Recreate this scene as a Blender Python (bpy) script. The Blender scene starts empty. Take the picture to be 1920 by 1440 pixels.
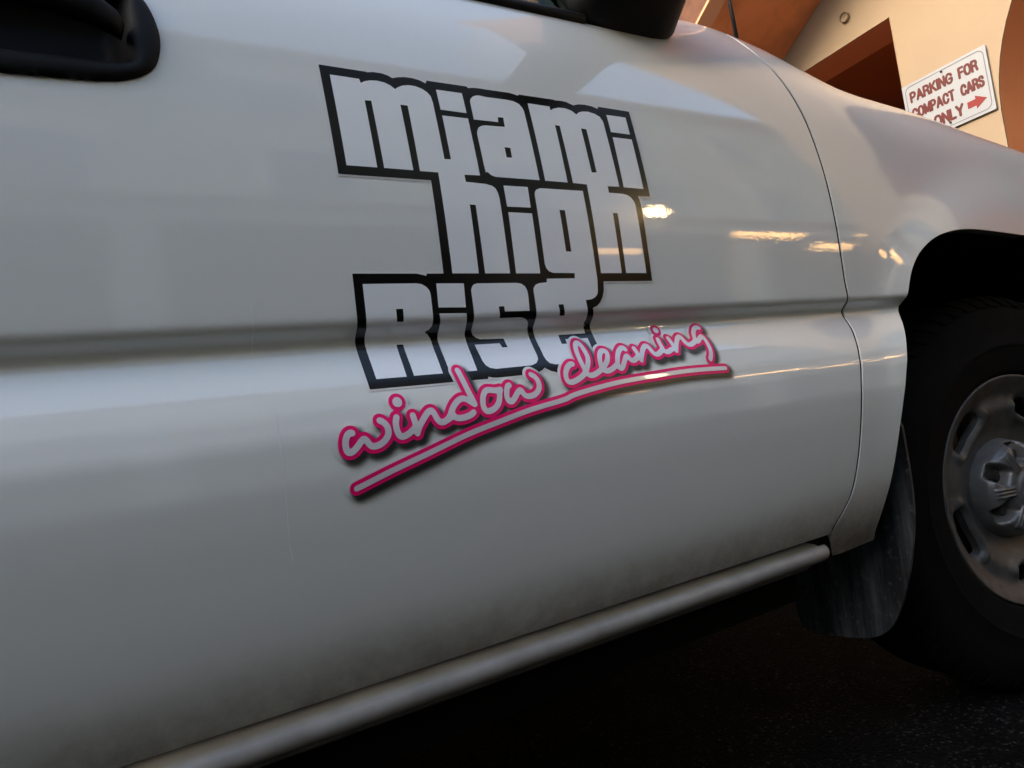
import bpy, bmesh, math, random
import numpy as np
from mathutils import Vector, Matrix
from mathutils.geometry import delaunay_2d_cdt

random.seed(7)
rng = np.random.default_rng(7)
SC = bpy.context.scene
COL = SC.collection
RAD = math.radians

# ------------------------------------------------------------------ camera
cam_data = bpy.data.cameras.new('camera')
cam = bpy.data.objects.new('camera', cam_data)
COL.objects.link(cam)
SC.camera = cam
cam_data.sensor_width = 36.0
cam_data.lens = 24.94
cam_data.clip_start = 0.02
cam_data.clip_end = 2000.0
yaw, pitch, roll = RAD(31.527), RAD(3.344), RAD(-8.202)
fwd = Vector((math.sin(yaw) * math.cos(pitch), math.cos(yaw) * math.cos(pitch), math.sin(pitch)))
right0 = Vector((math.cos(yaw), -math.sin(yaw), 0))
up0 = right0.cross(fwd)
right = right0 * math.cos(roll) + up0 * math.sin(roll)
up = -right0 * math.sin(roll) + up0 * math.cos(roll)
m = Matrix.Identity(4)
for r in range(3):
    m[r][0], m[r][1], m[r][2] = right[r], up[r], -fwd[r]
m.translation = Vector((-1.5544, -0.6394, 0.6472))
cam.matrix_world = m
cam_data.dof.use_dof = False

# ------------------------------------------------------------------ world, sun, exposure
SUN_DIR = Vector((-0.92, 0.12, 0.35)).normalized()      # towards the sun
world = bpy.data.worlds.new('World')
SC.world = world
world.use_nodes = True
wn = world.node_tree.nodes
wl = world.node_tree.links
sky = wn.new('ShaderNodeTexSky')
sky.sky_type = 'NISHITA'
sky.sun_disc = False
sky.sun_elevation = math.asin(SUN_DIR.z)
sky.sun_rotation = math.atan2(SUN_DIR.x, SUN_DIR.y)
sky.air_density = 1.0
sky.dust_density = 2.5
sky.ozone_density = 0.3
wn['Background'].inputs['Strength'].default_value = 0.14
wl.new(sky.outputs['Color'], wn['Background'].inputs['Color'])

sun_data = bpy.data.lights.new('sun', 'SUN')
sun_data.energy = 0.12
sun_data.angle = RAD(25)
sun_data.color = (1.0, 0.95, 0.88)
sun = bpy.data.objects.new('sun', sun_data)
COL.objects.link(sun)
sun.rotation_euler = (-SUN_DIR).to_track_quat('-Z', 'Y').to_euler()
sun.location = SUN_DIR * 40

SC.view_settings.view_transform = 'Standard'
SC.view_settings.look = 'None'
SC.view_settings.gamma = 1.0
SC.view_settings.use_curve_mapping = False
SC.view_settings.exposure = 2.62
SC.render.engine = 'CYCLES'
SC.cycles.use_denoising = True
SC.cycles.max_bounces = 8
SC.cycles.sample_clamp_indirect = 6.0
SC.cycles.caustics_reflective = False
SC.cycles.caustics_refractive = False

# ------------------------------------------------------------------ materials
def new_mat(name):
    mt = bpy.data.materials.new(name)
    mt.use_nodes = True
    return mt, mt.node_tree.nodes, mt.node_tree.links, mt.node_tree.nodes['Principled BSDF']

def noise(n, l, scale, detail=4.0, rough=0.55, coord='Object', stretch=None):
    tc = n.new('ShaderNodeTexCoord')
    t = n.new('ShaderNodeTexNoise')
    t.inputs['Scale'].default_value = scale
    t.inputs['Detail'].default_value = detail
    t.inputs['Roughness'].default_value = rough
    if stretch:
        mp = n.new('ShaderNodeMapping')
        mp.inputs['Scale'].default_value = stretch
        l.new(tc.outputs[coord], mp.inputs['Vector'])
        l.new(mp.outputs['Vector'], t.inputs['Vector'])
    else:
        l.new(tc.outputs[coord], t.inputs['Vector'])
    return t

def ramp(n, l, src, stops):
    r = n.new('ShaderNodeValToRGB')
    el = r.color_ramp.elements
    while len(el) < len(stops):
        el.new(0.5)
    for e, (p, c) in zip(el, stops):
        e.position = p
        e.color = (*c, 1) if len(c) == 3 else c
    l.new(src, r.inputs['Fac'])
    return r

def bump(n, l, bsdf, src, strength, dist, normal_in='Normal'):
    b = n.new('ShaderNodeBump')
    b.inputs['Strength'].default_value = strength
    b.inputs['Distance'].default_value = dist
    l.new(src, b.inputs['Height'])
    l.new(b.outputs['Normal'], bsdf.inputs[normal_in])
    return b

def plain(name, col, rough=0.5, metal=0.0, var=0.12, scale=30, bump_s=0.0, bump_scale=200, coat=0.0, spec=0.5):
    mt, n, l, b = new_mat(name)
    t = noise(n, l, scale)
    lo = tuple(c * (1 - var) for c in col)
    hi = tuple(min(1, c * (1 + var)) for c in col)
    r = ramp(n, l, t.outputs['Fac'], [(0.3, lo), (0.7, hi)])
    l.new(r.outputs['Color'], b.inputs['Base Color'])
    b.inputs['Roughness'].default_value = rough
    b.inputs['Metallic'].default_value = metal
    b.inputs['Coat Weight'].default_value = coat
    b.inputs['Coat Roughness'].default_value = 0.03
    b.inputs['Specular IOR Level'].default_value = spec
    if bump_s:
        t2 = noise(n, l, bump_scale, 3)
        bump(n, l, b, t2.outputs['Fac'], bump_s, 0.002)
    return mt

def paint_material():
    mt, n, l, b = new_mat('white_paint')
    geo = n.new('ShaderNodeNewGeometry')
    sep = n.new('ShaderNodeSeparateXYZ')
    l.new(geo.outputs['Position'], sep.inputs['Vector'])
    # road dirt that collects low on the body
    mr = n.new('ShaderNodeMapRange')
    mr.inputs['From Min'].default_value = 0.50
    mr.inputs['From Max'].default_value = 0.40
    l.new(sep.outputs['Z'], mr.inputs['Value'])
    t = noise(n, l, 26, 10, 0.75)
    mul = n.new('ShaderNodeMath'); mul.operation = 'MULTIPLY'
    rd = ramp(n, l, t.outputs['Fac'], [(0.34, (0.12, 0.12, 0.12)), (0.66, (1, 1, 1))])
    l.new(mr.outputs['Result'], mul.inputs[0]); l.new(rd.outputs['Color'], mul.inputs[1])
    mul2 = n.new('ShaderNodeMath'); mul2.operation = 'MULTIPLY'
    mul2.inputs[1].default_value = 0.85
    l.new(mul.outputs[0], mul2.inputs[0])
    # fine dust over everything
    t2 = noise(n, l, 60, 6, 0.7)
    r2 = ramp(n, l, t2.outputs['Fac'], [(0.35, (0.760, 0.782, 0.752)), (0.7, (0.748, 0.769, 0.738))])
    # small chips and tar specks
    v = n.new('ShaderNodeTexVoronoi'); v.inputs['Scale'].default_value = 26
    tc = n.new('ShaderNodeTexCoord'); l.new(tc.outputs['Object'], v.inputs['Vector'])
    sp = n.new('ShaderNodeMapRange')
    sp.inputs['From Min'].default_value = 0.055; sp.inputs['From Max'].default_value = 0.03
    l.new(v.outputs['Distance'], sp.inputs['Value'])
    rnd = n.new('ShaderNodeMath'); rnd.operation = 'GREATER_THAN'; rnd.inputs[1].default_value = 0.95
    sc = n.new('ShaderNodeSeparateColor'); l.new(v.outputs['Color'], sc.inputs['Color'])
    l.new(sc.outputs['Red'], rnd.inputs[0])
    spm = n.new('ShaderNodeMath'); spm.operation = 'MULTIPLY'
    l.new(sp.outputs['Result'], spm.inputs[0]); l.new(rnd.outputs[0], spm.inputs[1])
    mx = n.new('ShaderNodeMix'); mx.data_type = 'RGBA'
    l.new(mul2.outputs[0], mx.inputs['Factor'])
    l.new(r2.outputs['Color'], mx.inputs[6]); mx.inputs[7].default_value = (0.20, 0.17, 0.14, 1)
    mx2 = n.new('ShaderNodeMix'); mx2.data_type = 'RGBA'
    l.new(spm.outputs[0], mx2.inputs['Factor'])
    l.new(mx.outputs[2], mx2.inputs[6]); mx2.inputs[7].default_value = (0.10, 0.085, 0.07, 1)
    l.new(mx2.outputs[2], b.inputs['Base Color'])
    b.inputs['Roughness'].default_value = 0.35
    b.inputs['Specular IOR Level'].default_value = 0.3
    b.inputs['Coat Weight'].default_value = 1.0
    b.inputs['Coat IOR'].default_value = 1.55
    rr = n.new('ShaderNodeMapRange')
    rr.inputs['To Min'].default_value = 0.012; rr.inputs['To Max'].default_value = 0.35
    l.new(mul2.outputs[0], rr.inputs['Value'])
    l.new(rr.outputs['Result'], b.inputs['Coat Roughness'])
    t3 = noise(n, l, 260, 1, 0.4)      # orange peel of the clear coat
    bump(n, l, b, t3.outputs['Fac'], 0.035, 0.0012, 'Coat Normal')
    return mt

def stucco(name, col, var=0.1, b_s=0.35, blot=3.0):
    mt, n, l, b = new_mat(name)
    t = noise(n, l, blot, 8, 0.62)
    lo = tuple(c * (1 - var) for c in col)
    r = ramp(n, l, t.outputs['Fac'], [(0.30, lo), (0.62, col)])
    l.new(r.outputs['Color'], b.inputs['Base Color'])
    b.inputs['Roughness'].default_value = 0.85
    t2 = noise(n, l, 55, 8, 0.7)
    bump(n, l, b, t2.outputs['Fac'], b_s, 0.012)
    return mt

def asphalt_material():
    mt, n, l, b = new_mat('asphalt')
    tc = n.new('ShaderNodeTexCoord')
    v = n.new('ShaderNodeTexVoronoi'); v.inputs['Scale'].default_value = 210
    l.new(tc.outputs['Object'], v.inputs['Vector'])
    sc = n.new('ShaderNodeSeparateColor'); l.new(v.outputs['Color'], sc.inputs['Color'])
    stone = ramp(n, l, sc.outputs['Red'], [(0.60, (0.004, 0.004, 0.004)), (0.90, (0.012, 0.012, 0.0115)), (0.985, (0.075, 0.073, 0.07))])
    t0 = noise(n, l, 5, 6, 0.65)
    r0 = ramp(n, l, t0.outputs['Fac'], [(0.38, (0.25, 0.25, 0.25)), (0.68, (1, 1, 1))])
    mx = n.new('ShaderNodeMix'); mx.data_type = 'RGBA'; mx.blend_type = 'MULTIPLY'
    mx.inputs['Factor'].default_value = 1.0
    l.new(stone.outputs['Color'], mx.inputs[6]); l.new(r0.outputs['Color'], mx.inputs[7])
    l.new(mx.outputs[2], b.inputs['Base Color'])
    b.inputs['Roughness'].default_value = 0.75
    b.inputs['Specular IOR Level'].default_value = 0.08
    inv = n.new('ShaderNodeMath'); inv.operation = 'SUBTRACT'; inv.inputs[0].default_value = 1.0
    l.new(v.outputs['Distance'], inv.inputs[1])
    bump(n, l, b, inv.outputs[0], 0.8, 0.006)
    return mt

def rubber_flap_material():
    mt, n, l, b = new_mat('dusty_rubber')
    t = noise(n, l, 22, 8, 0.7, 'Object', (1, 1.0, 0.10))
    t2 = noise(n, l, 70, 6, 0.75)
    r = ramp(n, l, t.outputs['Fac'], [(0.42, (0.016, 0.017, 0.018)), (0.70, (0.19, 0.20, 0.20))])
    r2 = ramp(n, l, t2.outputs['Fac'], [(0.55, (0, 0, 0)), (0.78, (0.22, 0.22, 0.22))])
    ad = n.new('ShaderNodeMix'); ad.data_type = 'RGBA'; ad.blend_type = 'ADD'
    ad.inputs['Factor'].default_value = 0.8
    l.new(r.outputs['Color'], ad.inputs[6]); l.new(r2.outputs['Color'], ad.inputs[7])
    l.new(ad.outputs[2], b.inputs['Base Color'])
    b.inputs['Roughness'].default_value = 0.6
    bump(n, l, b, t2.outputs['Fac'], 0.3, 0.002)
    return mt

def glass_material():
    mt, n, l, b = new_mat('window_glass')
    out = n['Material Output']
    tr = n.new('ShaderNodeBsdfTransparent'); tr.inputs['Color'].default_value = (0.62, 0.85, 0.80, 1)
    gl = n.new('ShaderNodeBsdfGlossy'); gl.inputs['Roughness'].default_value = 0.01
    fr = n.new('ShaderNodeFresnel'); fr.inputs['IOR'].default_value = 1.5
    mx = n.new('ShaderNodeMixShader')
    l.new(fr.outputs['Fac'], mx.inputs['Fac']); l.new(tr.outputs[0], mx.inputs[1]); l.new(gl.outputs[0], mx.inputs[2])
    l.new(mx.outputs[0], out.inputs['Surface'])
    return mt

def film_glass_material():
    mt, n, l, b = new_mat('film_window_glass')
    out = n['Material Output']
    tr = n.new('ShaderNodeBsdfTransparent'); tr.inputs['Color'].default_value = (0.62, 0.85, 0.80, 1)
    gl = n.new('ShaderNodeBsdfGlossy'); gl.inputs['Roughness'].default_value = 0.01; gl.inputs['Color'].default_value = (0.72, 1.0, 0.96, 1)
    fr = n.new('ShaderNodeFresnel'); fr.inputs['IOR'].default_value = 3.2
    mx = n.new('ShaderNodeMixShader')
    l.new(fr.outputs['Fac'], mx.inputs['Fac']); l.new(tr.outputs[0], mx.inputs[1]); l.new(gl.outputs[0], mx.inputs[2])
    l.new(mx.outputs[0], out.inputs['Surface'])
    return mt

def shadow_print_material():
    mt, n, l, b = new_mat('printed_soft_shadow')
    out = n['Material Output']
    at = n.new('ShaderNodeAttribute'); at.attribute_name = 'ink'
    tr = n.new('ShaderNodeBsdfTransparent')
    b.inputs['Base Color'].default_value = (0.015, 0.014, 0.013, 1)
    b.inputs['Roughness'].default_value = 0.3
    mx = n.new('ShaderNodeMixShader')
    l.new(at.outputs['Fac'], mx.inputs['Fac']); l.new(tr.outputs[0], mx.inputs[1]); l.new(b.outputs[0], mx.inputs[2])
    l.new(mx.outputs[0], out.inputs['Surface'])
    return mt

def lamp_material(name, col, strength):
    mt, n, l, b = new_mat(name)
    b.inputs['Base Color'].default_value = (0.9, 0.85, 0.75, 1)
    b.inputs['Emission Color'].default_value = (*col, 1)
    b.inputs['Emission Strength'].default_value = strength
    return mt

M = {}
M['paint'] = paint_material()
M['rocker'] = plain('grey_rocker_paint', (0.33, 0.32, 0.305), 0.42, var=0.22, scale=18, coat=0.15)  # greyer and darker than the white body paint
M['white_vinyl'] = plain('white_vinyl', (0.88, 0.91, 0.93), 0.22, var=0.01, coat=0.6)
M['edge_vinyl'] = plain('clear_vinyl_edge', (0.82, 0.815, 0.80), 0.18, var=0.01, coat=0.8)
M['black_vinyl'] = plain('black_vinyl', (0.005, 0.0045, 0.0045), 0.2, var=0.1, coat=0.0, spec=0.32)
M['pink_vinyl'] = plain('pink_vinyl', (0.95, 0.004, 0.17), 0.35, var=0.02, coat=0.0, spec=0.3)
M['silver_vinyl'] = plain('silver_white_vinyl', (0.74, 0.70, 0.74), 0.22, var=0.01, coat=0.6)
M['shadow_print'] = shadow_print_material()
M['black_plastic'] = plain('black_plastic', (0.006, 0.006, 0.0065), 0.5, var=0.2, bump_s=0.15, bump_scale=900, spec=0.3)
M['dark_plastic'] = plain('worn_black_plastic', (0.004, 0.004, 0.0045), 0.6, var=0.3, bump_s=0.15, bump_scale=700, spec=0.16)
M['black'] = plain('dark_underbody', (0.004, 0.004, 0.004), 0.9, spec=0.05)
M['tyre'] = plain('tyre_rubber', (0.0045, 0.0044, 0.0043), 0.85, var=0.25, scale=40, bump_s=0.2, bump_scale=400, spec=0.1)
M['wheel'] = plain('wheel_silver', (0.085, 0.083, 0.078), 0.48, metal=0.2, var=0.35, scale=35)
M['cap'] = plain('centre_cap_silver', (0.13, 0.13, 0.128), 0.36, metal=0.3, var=0.2, scale=35)
M['rust'] = plain('rusty_caliper', (0.16, 0.08, 0.035), 0.8, var=0.4, scale=60)
M['steel'] = plain('dark_steel', (0.10, 0.09, 0.085), 0.5, metal=0.8, var=0.3)
M['flap'] = rubber_flap_material()
M['glass'] = glass_material()
M['film_glass'] = film_glass_material()
M['chrome'] = plain('chrome', (0.6, 0.6, 0.6), 0.12, metal=1.0, var=0.03)
M['lens'] = plain('headlamp_lens', (0.65, 0.66, 0.68), 0.08, var=0.03, coat=1.0)
M['amber'] = plain('amber_lens', (0.75, 0.22, 0.02), 0.15, var=0.05, coat=1.0)
M['scratch'] = plain('pale_scratch', (0.88, 0.88, 0.87), 0.5, var=0.02)
M['cream'] = stucco('cream_stucco', (0.385, 0.295, 0.200), 0.05, 0.12)
M['peach'] = stucco('peach_stucco', (0.85, 0.45, 0.25), 0.05, 0.12)
M['orange'] = stucco('lit_terracotta_stucco', (0.80, 0.33, 0.13), 0.06, 0.12)  # brightened copy of the terracotta paint, light put into the colour
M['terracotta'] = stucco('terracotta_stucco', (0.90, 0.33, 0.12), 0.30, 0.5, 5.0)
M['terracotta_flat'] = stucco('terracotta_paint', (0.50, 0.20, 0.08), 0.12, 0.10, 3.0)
M['asphalt'] = asphalt_material()
M['sign'] = plain('white_sign_face', (0.355, 0.385, 0.42), 0.4, var=0.02)
M['sign_edge'] = plain('sign_aluminium', (0.55, 0.55, 0.54), 0.35, metal=0.8)
M['sign_red'] = plain('sign_red', (0.105, 0.014, 0.014), 0.45, var=0.25, scale=60)
M['sign_arrow'] = plain('sign_red_arrow', (0.22, 0.016, 0.016), 0.45, var=0.05)
M['sign_grey'] = plain('sign_grey_line', (0.16, 0.15, 0.18), 0.5)
M['warm_lamp'] = lamp_material('warm_lamp_glow', (1.0, 0.52, 0.14), 2.6)
M['globe'] = lamp_material('globe_lamp_glow', (1.0, 0.68, 0.30), 11)
M['dark_glass'] = plain('dark_window_pane', (0.02, 0.025, 0.03), 0.05, var=0.1)
M['grey_green_stucco'] = stucco('grey_green_stucco', (0.21, 0.235, 0.20), 0.15, 0.2)  # greenish grey, set to tint the light bounced onto the door
M['pale_stucco'] = stucco('pale_grey_stucco', (0.38, 0.39, 0.365), 0.1, 0.2)
M['roof_tile'] = plain('clay_roof', (0.16, 0.07, 0.04), 0.8, var=0.3, scale=12)

# ------------------------------------------------------------------ object helpers
def tag(o, label=None, cat=None, group=None, kind=None):
    if label: o['label'] = label
    if cat: o['category'] = cat
    if group: o['group'] = group
    if kind: o['kind'] = kind
    return o

def empty(name, loc=(0, 0, 0), parent=None):
    o = bpy.data.objects.new(name, None)
    o.location = loc
    o.empty_display_size = 0.2
    COL.objects.link(o)
    o.parent = parent
    return o

def obj(name, me, mat, parent=None, loc=None):
    if mat is not None and not me.materials:
        me.materials.append(mat)
    o = bpy.data.objects.new(name, me)
    COL.objects.link(o)
    o.parent = parent
    if loc is not None:
        o.location = loc
    return o

def mesh_from(verts, faces, smooth=True, normals=None, name='mesh'):
    me = bpy.data.meshes.new(name)
    me.from_pydata([tuple(map(float, v)) for v in verts], [], [tuple(map(int, f)) for f in faces])
    me.update()
    if smooth:
        me.polygons.foreach_set('use_smooth', [True] * len(me.polygons))
    if normals is not None:
        me.normals_split_custom_set_from_vertices([tuple(map(float, n)) for n in normals])
    return me

def bm_mesh(bm, smooth=False, name='mesh'):
    bmesh.ops.recalc_face_normals(bm, faces=bm.faces)
    me = bpy.data.meshes.new(name)
    bm.to_mesh(me); bm.free()
    if smooth:
        me.polygons.foreach_set('use_smooth', [True] * len(me.polygons))
    return me

def box_mesh(a, b, bev=0.0, seg=2, mtx=None):
    bm = bmesh.new()
    bmesh.ops.create_cube(bm, size=1)
    for v in bm.verts:
        v.co = Vector((a[i] + (v.co[i] + 0.5) * (b[i] - a[i]) for i in range(3)))
    if bev:
        bmesh.ops.bevel(bm, geom=list(bm.edges), offset=bev, segments=seg, profile=0.6, affect='EDGES')
    if mtx is not None:
        bmesh.ops.transform(bm, matrix=mtx, verts=bm.verts)
    return bm_mesh(bm)

def lathe(profile, n=64, axis='Y', smooth=True):
    """profile: (radius, offset along axis)"""
    vs, fs = [], []
    k = len(profile)
    for i in range(n):
        a = 2 * math.pi * i / n
        for r_, h_ in profile:
            vs.append((r_ * math.cos(a), h_, r_ * math.sin(a)))
    for i in range(n):
        j = (i + 1) % n
        for q in range(k - 1):
            fs.append((i * k + q, i * k + q + 1, j * k + q + 1, j * k + q))
    return mesh_from(vs, fs, smooth)

def tube(pts, rad, n=10):
    vs, fs = [], []
    P_ = [Vector(p) for p in pts]
    rads = rad if isinstance(rad, (list, tuple)) else [rad] * len(P_)
    for i, p in enumerate(P_):
        d = (P_[min(i + 1, len(P_) - 1)] - P_[max(i - 1, 0)]).normalized()
        a = d.orthogonal().normalized(); b = d.cross(a)
        for k in range(n):
            t = 2 * math.pi * k / n
            vs.append(p + (a * math.cos(t) + b * math.sin(t)) * rads[i])
    for i in range(len(P_) - 1):
        for k in range(n):
            fs.append((i * n + k, i * n + (k + 1) % n, (i + 1) * n + (k + 1) % n, (i + 1) * n + k))
    fs.append(tuple(range(n))[::-1]); fs.append(tuple((len(P_) - 1) * n + k for k in range(n)))
    return mesh_from(vs, fs, True)

# ------------------------------------------------------------------ the truck's side surface y = g(x, z)
PROF=np.array([(-.2,.30),(.30,.145),(.36,.075),(.40,.043),(.425,.026),(.45,.0125),(.48,.0008),(.52,-.0090),(.565,-.0167),(.60,-.0215),(.630,-.0238),(.655,-.0236),(.680,-.0196),(.700,-.0135),(.720,-.0045),(.734,.0028),(.7405,.0056),(.7455,.0066),(.7495,.0053),(.7550,.0000),(.7610,-.0068),(.7655,-.0089),(.775,-.0093),(.79,-.0094),(.81,-.0094),(.86,-.0088),(.91,-.006),(.964,-.001),(1.017,.006),(1.08,.0160),(1.16,.0300),(1.3,.055)])
_z=np.arange(-.2,1.3,.001)
def _pchip(x,y,q):
    h=np.diff(x);d=np.diff(y)/h;m=np.zeros(len(x))
    for i in range(1,len(x)-1):
        if d[i-1]*d[i]>0:
            a=2*h[i]+h[i-1];b=h[i]+2*h[i-1];m[i]=(a+b)/(a/d[i-1]+b/d[i])
    m[0]=d[0];m[-1]=d[-1]
    i=np.clip(np.searchsorted(x,q)-1,0,len(x)-2);t=(q-x[i])/h[i]
    return y[i]*(1+2*t)*(1-t)**2+h[i]*m[i]*t*(1-t)**2+y[i+1]*t*t*(3-2*t)+h[i]*m[i+1]*t*t*(t-1)
_y=_pchip(PROF[:,0],PROF[:,1],_z)
_k=np.exp(-.5*(np.arange(-20,21)/1.5)**2);_k/=_k.sum()
_y=np.convolve(np.pad(_y,20,mode='edge'),_k,'valid')
HCX=np.array([-4.5, -1.2, -0.9, -0.78, -0.667, -0.631, -0.566, -0.485, -0.425, -0.372, -0.316, -0.219, -0.097, 0.049, 0.17, 0.324, 0.7, 1.0]);HCZ=np.array([1.24, 1.24, 1.24, 1.239, 1.2429, 1.2421, 1.2312, 1.2155, 1.1913, 1.1779, 1.1672, 1.159, 1.1484, 1.1259, 1.1089, 1.0856, 1.0406, 0.9756])
_hx=np.arange(-4.5,1.0,.01);_h=_pchip(HCX,HCZ,_hx)
_h=np.convolve(np.pad(_h,5,mode='edge'),np.ones(11)/11,'valid')
def hc(x): return np.interp(x,_hx,_h)
def sstep(a,b,x):
    t=np.clip((x-a)/(b-a),0,1);return t*t*t*(t*(6*t-15)+10)
def g(x,z):
    x=np.asarray(x,float);z=np.asarray(z,float)
    y=np.interp(z,_z,_y)
    t=np.clip((z-1.0)/(hc(x)-1.0),0,1.3)
    y=y+.060*t**3
    rr=np.hypot(x*.98,z-.385)
    fl=sstep(.66,.50,rr)*sstep(-.62,-.30,x+0*z)*sstep(.40,.60,z)
    y=y-.016*fl
    # front corner wraps inward
    y=y+.35*np.clip(x-.45,0,1)**2
    return y

def gn(x, z, e=0.0015):
    """outward unit normals of the side surface"""
    gx = (g(x + e, z) - g(x - e, z)) / (2 * e)
    gz = (g(x, z + e) - g(x, z - e)) / (2 * e)
    n = np.stack([gx, -np.ones_like(gx), gz], -1)
    return n / np.linalg.norm(n, axis=-1, keepdims=True)

def densify(loop, h, sx=1.0, sz=1.0):
    out = []
    for i in range(len(loop)):
        a = np.array(loop[i]); b = np.array(loop[(i + 1) % len(loop)])
        L = math.hypot((b[0] - a[0]) * sx, (b[1] - a[1]) * sz)
        k = max(1, int(math.ceil(L / h)))
        for q in range(k):
            out.append(tuple(a + (b - a) * q / k))
    return out

def inside(px, pz, loops):
    c = np.zeros(len(px), bool)
    for lp in loops:
        A = np.array(lp)
        B = np.roll(A, -1, 0)
        for (x1, z1), (x2, z2) in zip(A, B):
            if z1 == z2:
                continue
            k = (z1 > pz) != (z2 > pz)
            if not k.any():
                continue
            xi = x1 + (pz[k] - z1) * (x2 - x1) / (z2 - z1)
            idx = np.where(k)[0]
            c[idx] ^= px[k] < xi
    return c

def near_boundary(px, pz, loops, d):
    pts = np.concatenate([np.array(l) for l in loops])
    keep = np.ones(len(px), bool)
    for i in range(0, len(px), 4000):
        sl = slice(i, i + 4000)
        dd = (px[sl, None] - pts[None, :, 0]) ** 2 + (pz[sl, None] - pts[None, :, 1]) ** 2
        keep[sl] = dd.min(1) > d * d
    return keep

def triangulate(loops, hx, hz, extra_z=None):
    """even-odd region filled with triangles about hx by hz; returns points and triangles"""
    s = hx / hz
    L = [densify([(x, z * s) for x, z in lp], hx) for lp in loops]
    allp = np.concatenate([np.array(l) for l in L])
    x0, z0 = allp.min(0); x1, z1 = allp.max(0)
    zz = np.arange(z0 + hx * .5, z1, hx)
    if extra_z is not None:
        a, b, st = extra_z
        zz = np.unique(np.concatenate([zz[(zz < a * s) | (zz > b * s)], np.arange(a, b, st) * s]))
    xs = np.arange(x0 + hx * .5, x1, hx)
    gx, gz = np.meshgrid(xs, zz)
    gx = gx + (np.arange(len(zz)) % 2)[:, None] * hx * .5
    gx = gx.ravel(); gz = gz.ravel()
    k = inside(gx, gz, L)
    gx, gz = gx[k], gz[k]
    if len(gx):
        k = near_boundary(gx, gz, L, hx * .45)
        gx, gz = gx[k], gz[k]
    verts = [Vector(p) for l in L for p in l]
    edges = []
    o = 0
    for l in L:
        n_ = len(l)
        edges += [(o + i, o + (i + 1) % n_) for i in range(n_)]
        o += n_
    verts += [Vector((a, b)) for a, b in zip(gx, gz)]
    res = delaunay_2d_cdt(verts, edges, [], 0, 1e-7)
    V = np.array([tuple(v) for v in res[0]])
    Fc = np.array([f for f in res[2] if len(f) == 3])
    cen = V[Fc].mean(1)
    k = inside(cen[:, 0], cen[:, 1], L)
    Fc = Fc[k]
    a = V[Fc[:, 1]] - V[Fc[:, 0]]; b = V[Fc[:, 2]] - V[Fc[:, 0]]
    cr = a[:, 0] * b[:, 1] - a[:, 1] * b[:, 0]
    Fc[cr < 0] = Fc[cr < 0][:, ::-1]
    used = np.unique(Fc)
    remap = -np.ones(len(V), int); remap[used] = np.arange(len(used))
    V = V[used]; Fc = remap[Fc]
    V = V / np.array([1.0, s])
    return V, Fc

def lift(V, off):
    """put (x, z) points on the side surface, off metres proud of it"""
    x, z = V[:, 0], V[:, 1]
    n = gn(x, z)
    p = np.stack([x, g(x, z), z], -1) + n * off
    return p, n

def sheet(name, loops, hx, hz, off, mat, parent, extra_z=None):
    V, Fc = triangulate(loops, hx, hz, extra_z)
    p, n = lift(V, off)
    return obj(name, mesh_from(p, Fc, True, n), mat, parent)

def offset_loop(lp, d):
    """move a closed loop outwards (d > 0) by d, mitre limited"""
    A = np.array(lp)
    area = 0.5 * np.sum(A[:, 0] * np.roll(A[:, 1], -1) - np.roll(A[:, 0], -1) * A[:, 1])
    s = 1 if area > 0 else -1
    prev = A - np.roll(A, 1, 0); nxt = np.roll(A, -1, 0) - A
    prev /= np.linalg.norm(prev, axis=1, keepdims=True) + 1e-12
    nxt /= np.linalg.norm(nxt, axis=1, keepdims=True) + 1e-12
    n1 = np.stack([prev[:, 1], -prev[:, 0]], -1) * s
    n2 = np.stack([nxt[:, 1], -nxt[:, 0]], -1) * s
    mvec = n1 + n2
    ln = np.linalg.norm(mvec, axis=1, keepdims=True)
    mvec = mvec / (ln + 1e-9)
    cosh = np.clip((mvec * n1).sum(1, keepdims=True), 0.45, 1)
    return [tuple(q) for q in A + mvec * d / cosh], [tuple(q) for q in mvec]

def panel(name, loop, hx, hz, mat, parent, extra_z=None, depth=0.016, edge=0.0010, holes=()):
    """a pressed steel panel: skin on the side surface plus a rounded, turned-in edge"""
    loop = densify(loop, 0.012)
    inner, nv = offset_loop(loop, -edge)
    V, Fc = triangulate([inner] + [list(h_) for h_ in holes], hx, hz, extra_z)
    p, n = lift(V, 0.0)
    A = np.array(inner); B = np.array(loop); D = np.array(nv)
    p0, n0 = lift(A, 0.0)
    outv = np.stack([D[:, 0], np.zeros(len(D)), D[:, 1]], -1)
    steps = [(0.0, 0.0), (0.38, 0.08), (0.71, 0.29), (0.92, 0.62), (1.0, 1.0), (1.0, depth / edge)]
    ring, rn = [], []
    for (f_, dpt) in steps:
        q = A + (B - A) * f_
        base, nb = lift(q, 0.0)
        base = base - nb * (dpt * edge)
        w = min(1.0, dpt)
        ang = math.asin(min(1, f_))
        nn = nb * math.cos(ang) + outv * math.sin(ang)
        ring.append(base); rn.append(nn)
    k = len(inner); o = len(p)
    verts = np.concatenate([p] + ring); norms = np.concatenate([n] + rn)
    faces = [tuple(f) for f in Fc]
    area = 0.5 * np.sum(A[:, 0] * np.roll(A[:, 1], -1) - np.roll(A[:, 0], -1) * A[:, 1])
    for s_ in range(len(steps) - 1):
        for i in range(k):
            j = (i + 1) % k
            q = (o + s_ * k + i, o + s_ * k + j, o + (s_ + 1) * k + j, o + (s_ + 1) * k + i)
            faces.append(q[::-1] if area > 0 else q)
    return obj(name, mesh_from(verts, faces, True, norms), mat, parent)

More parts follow.
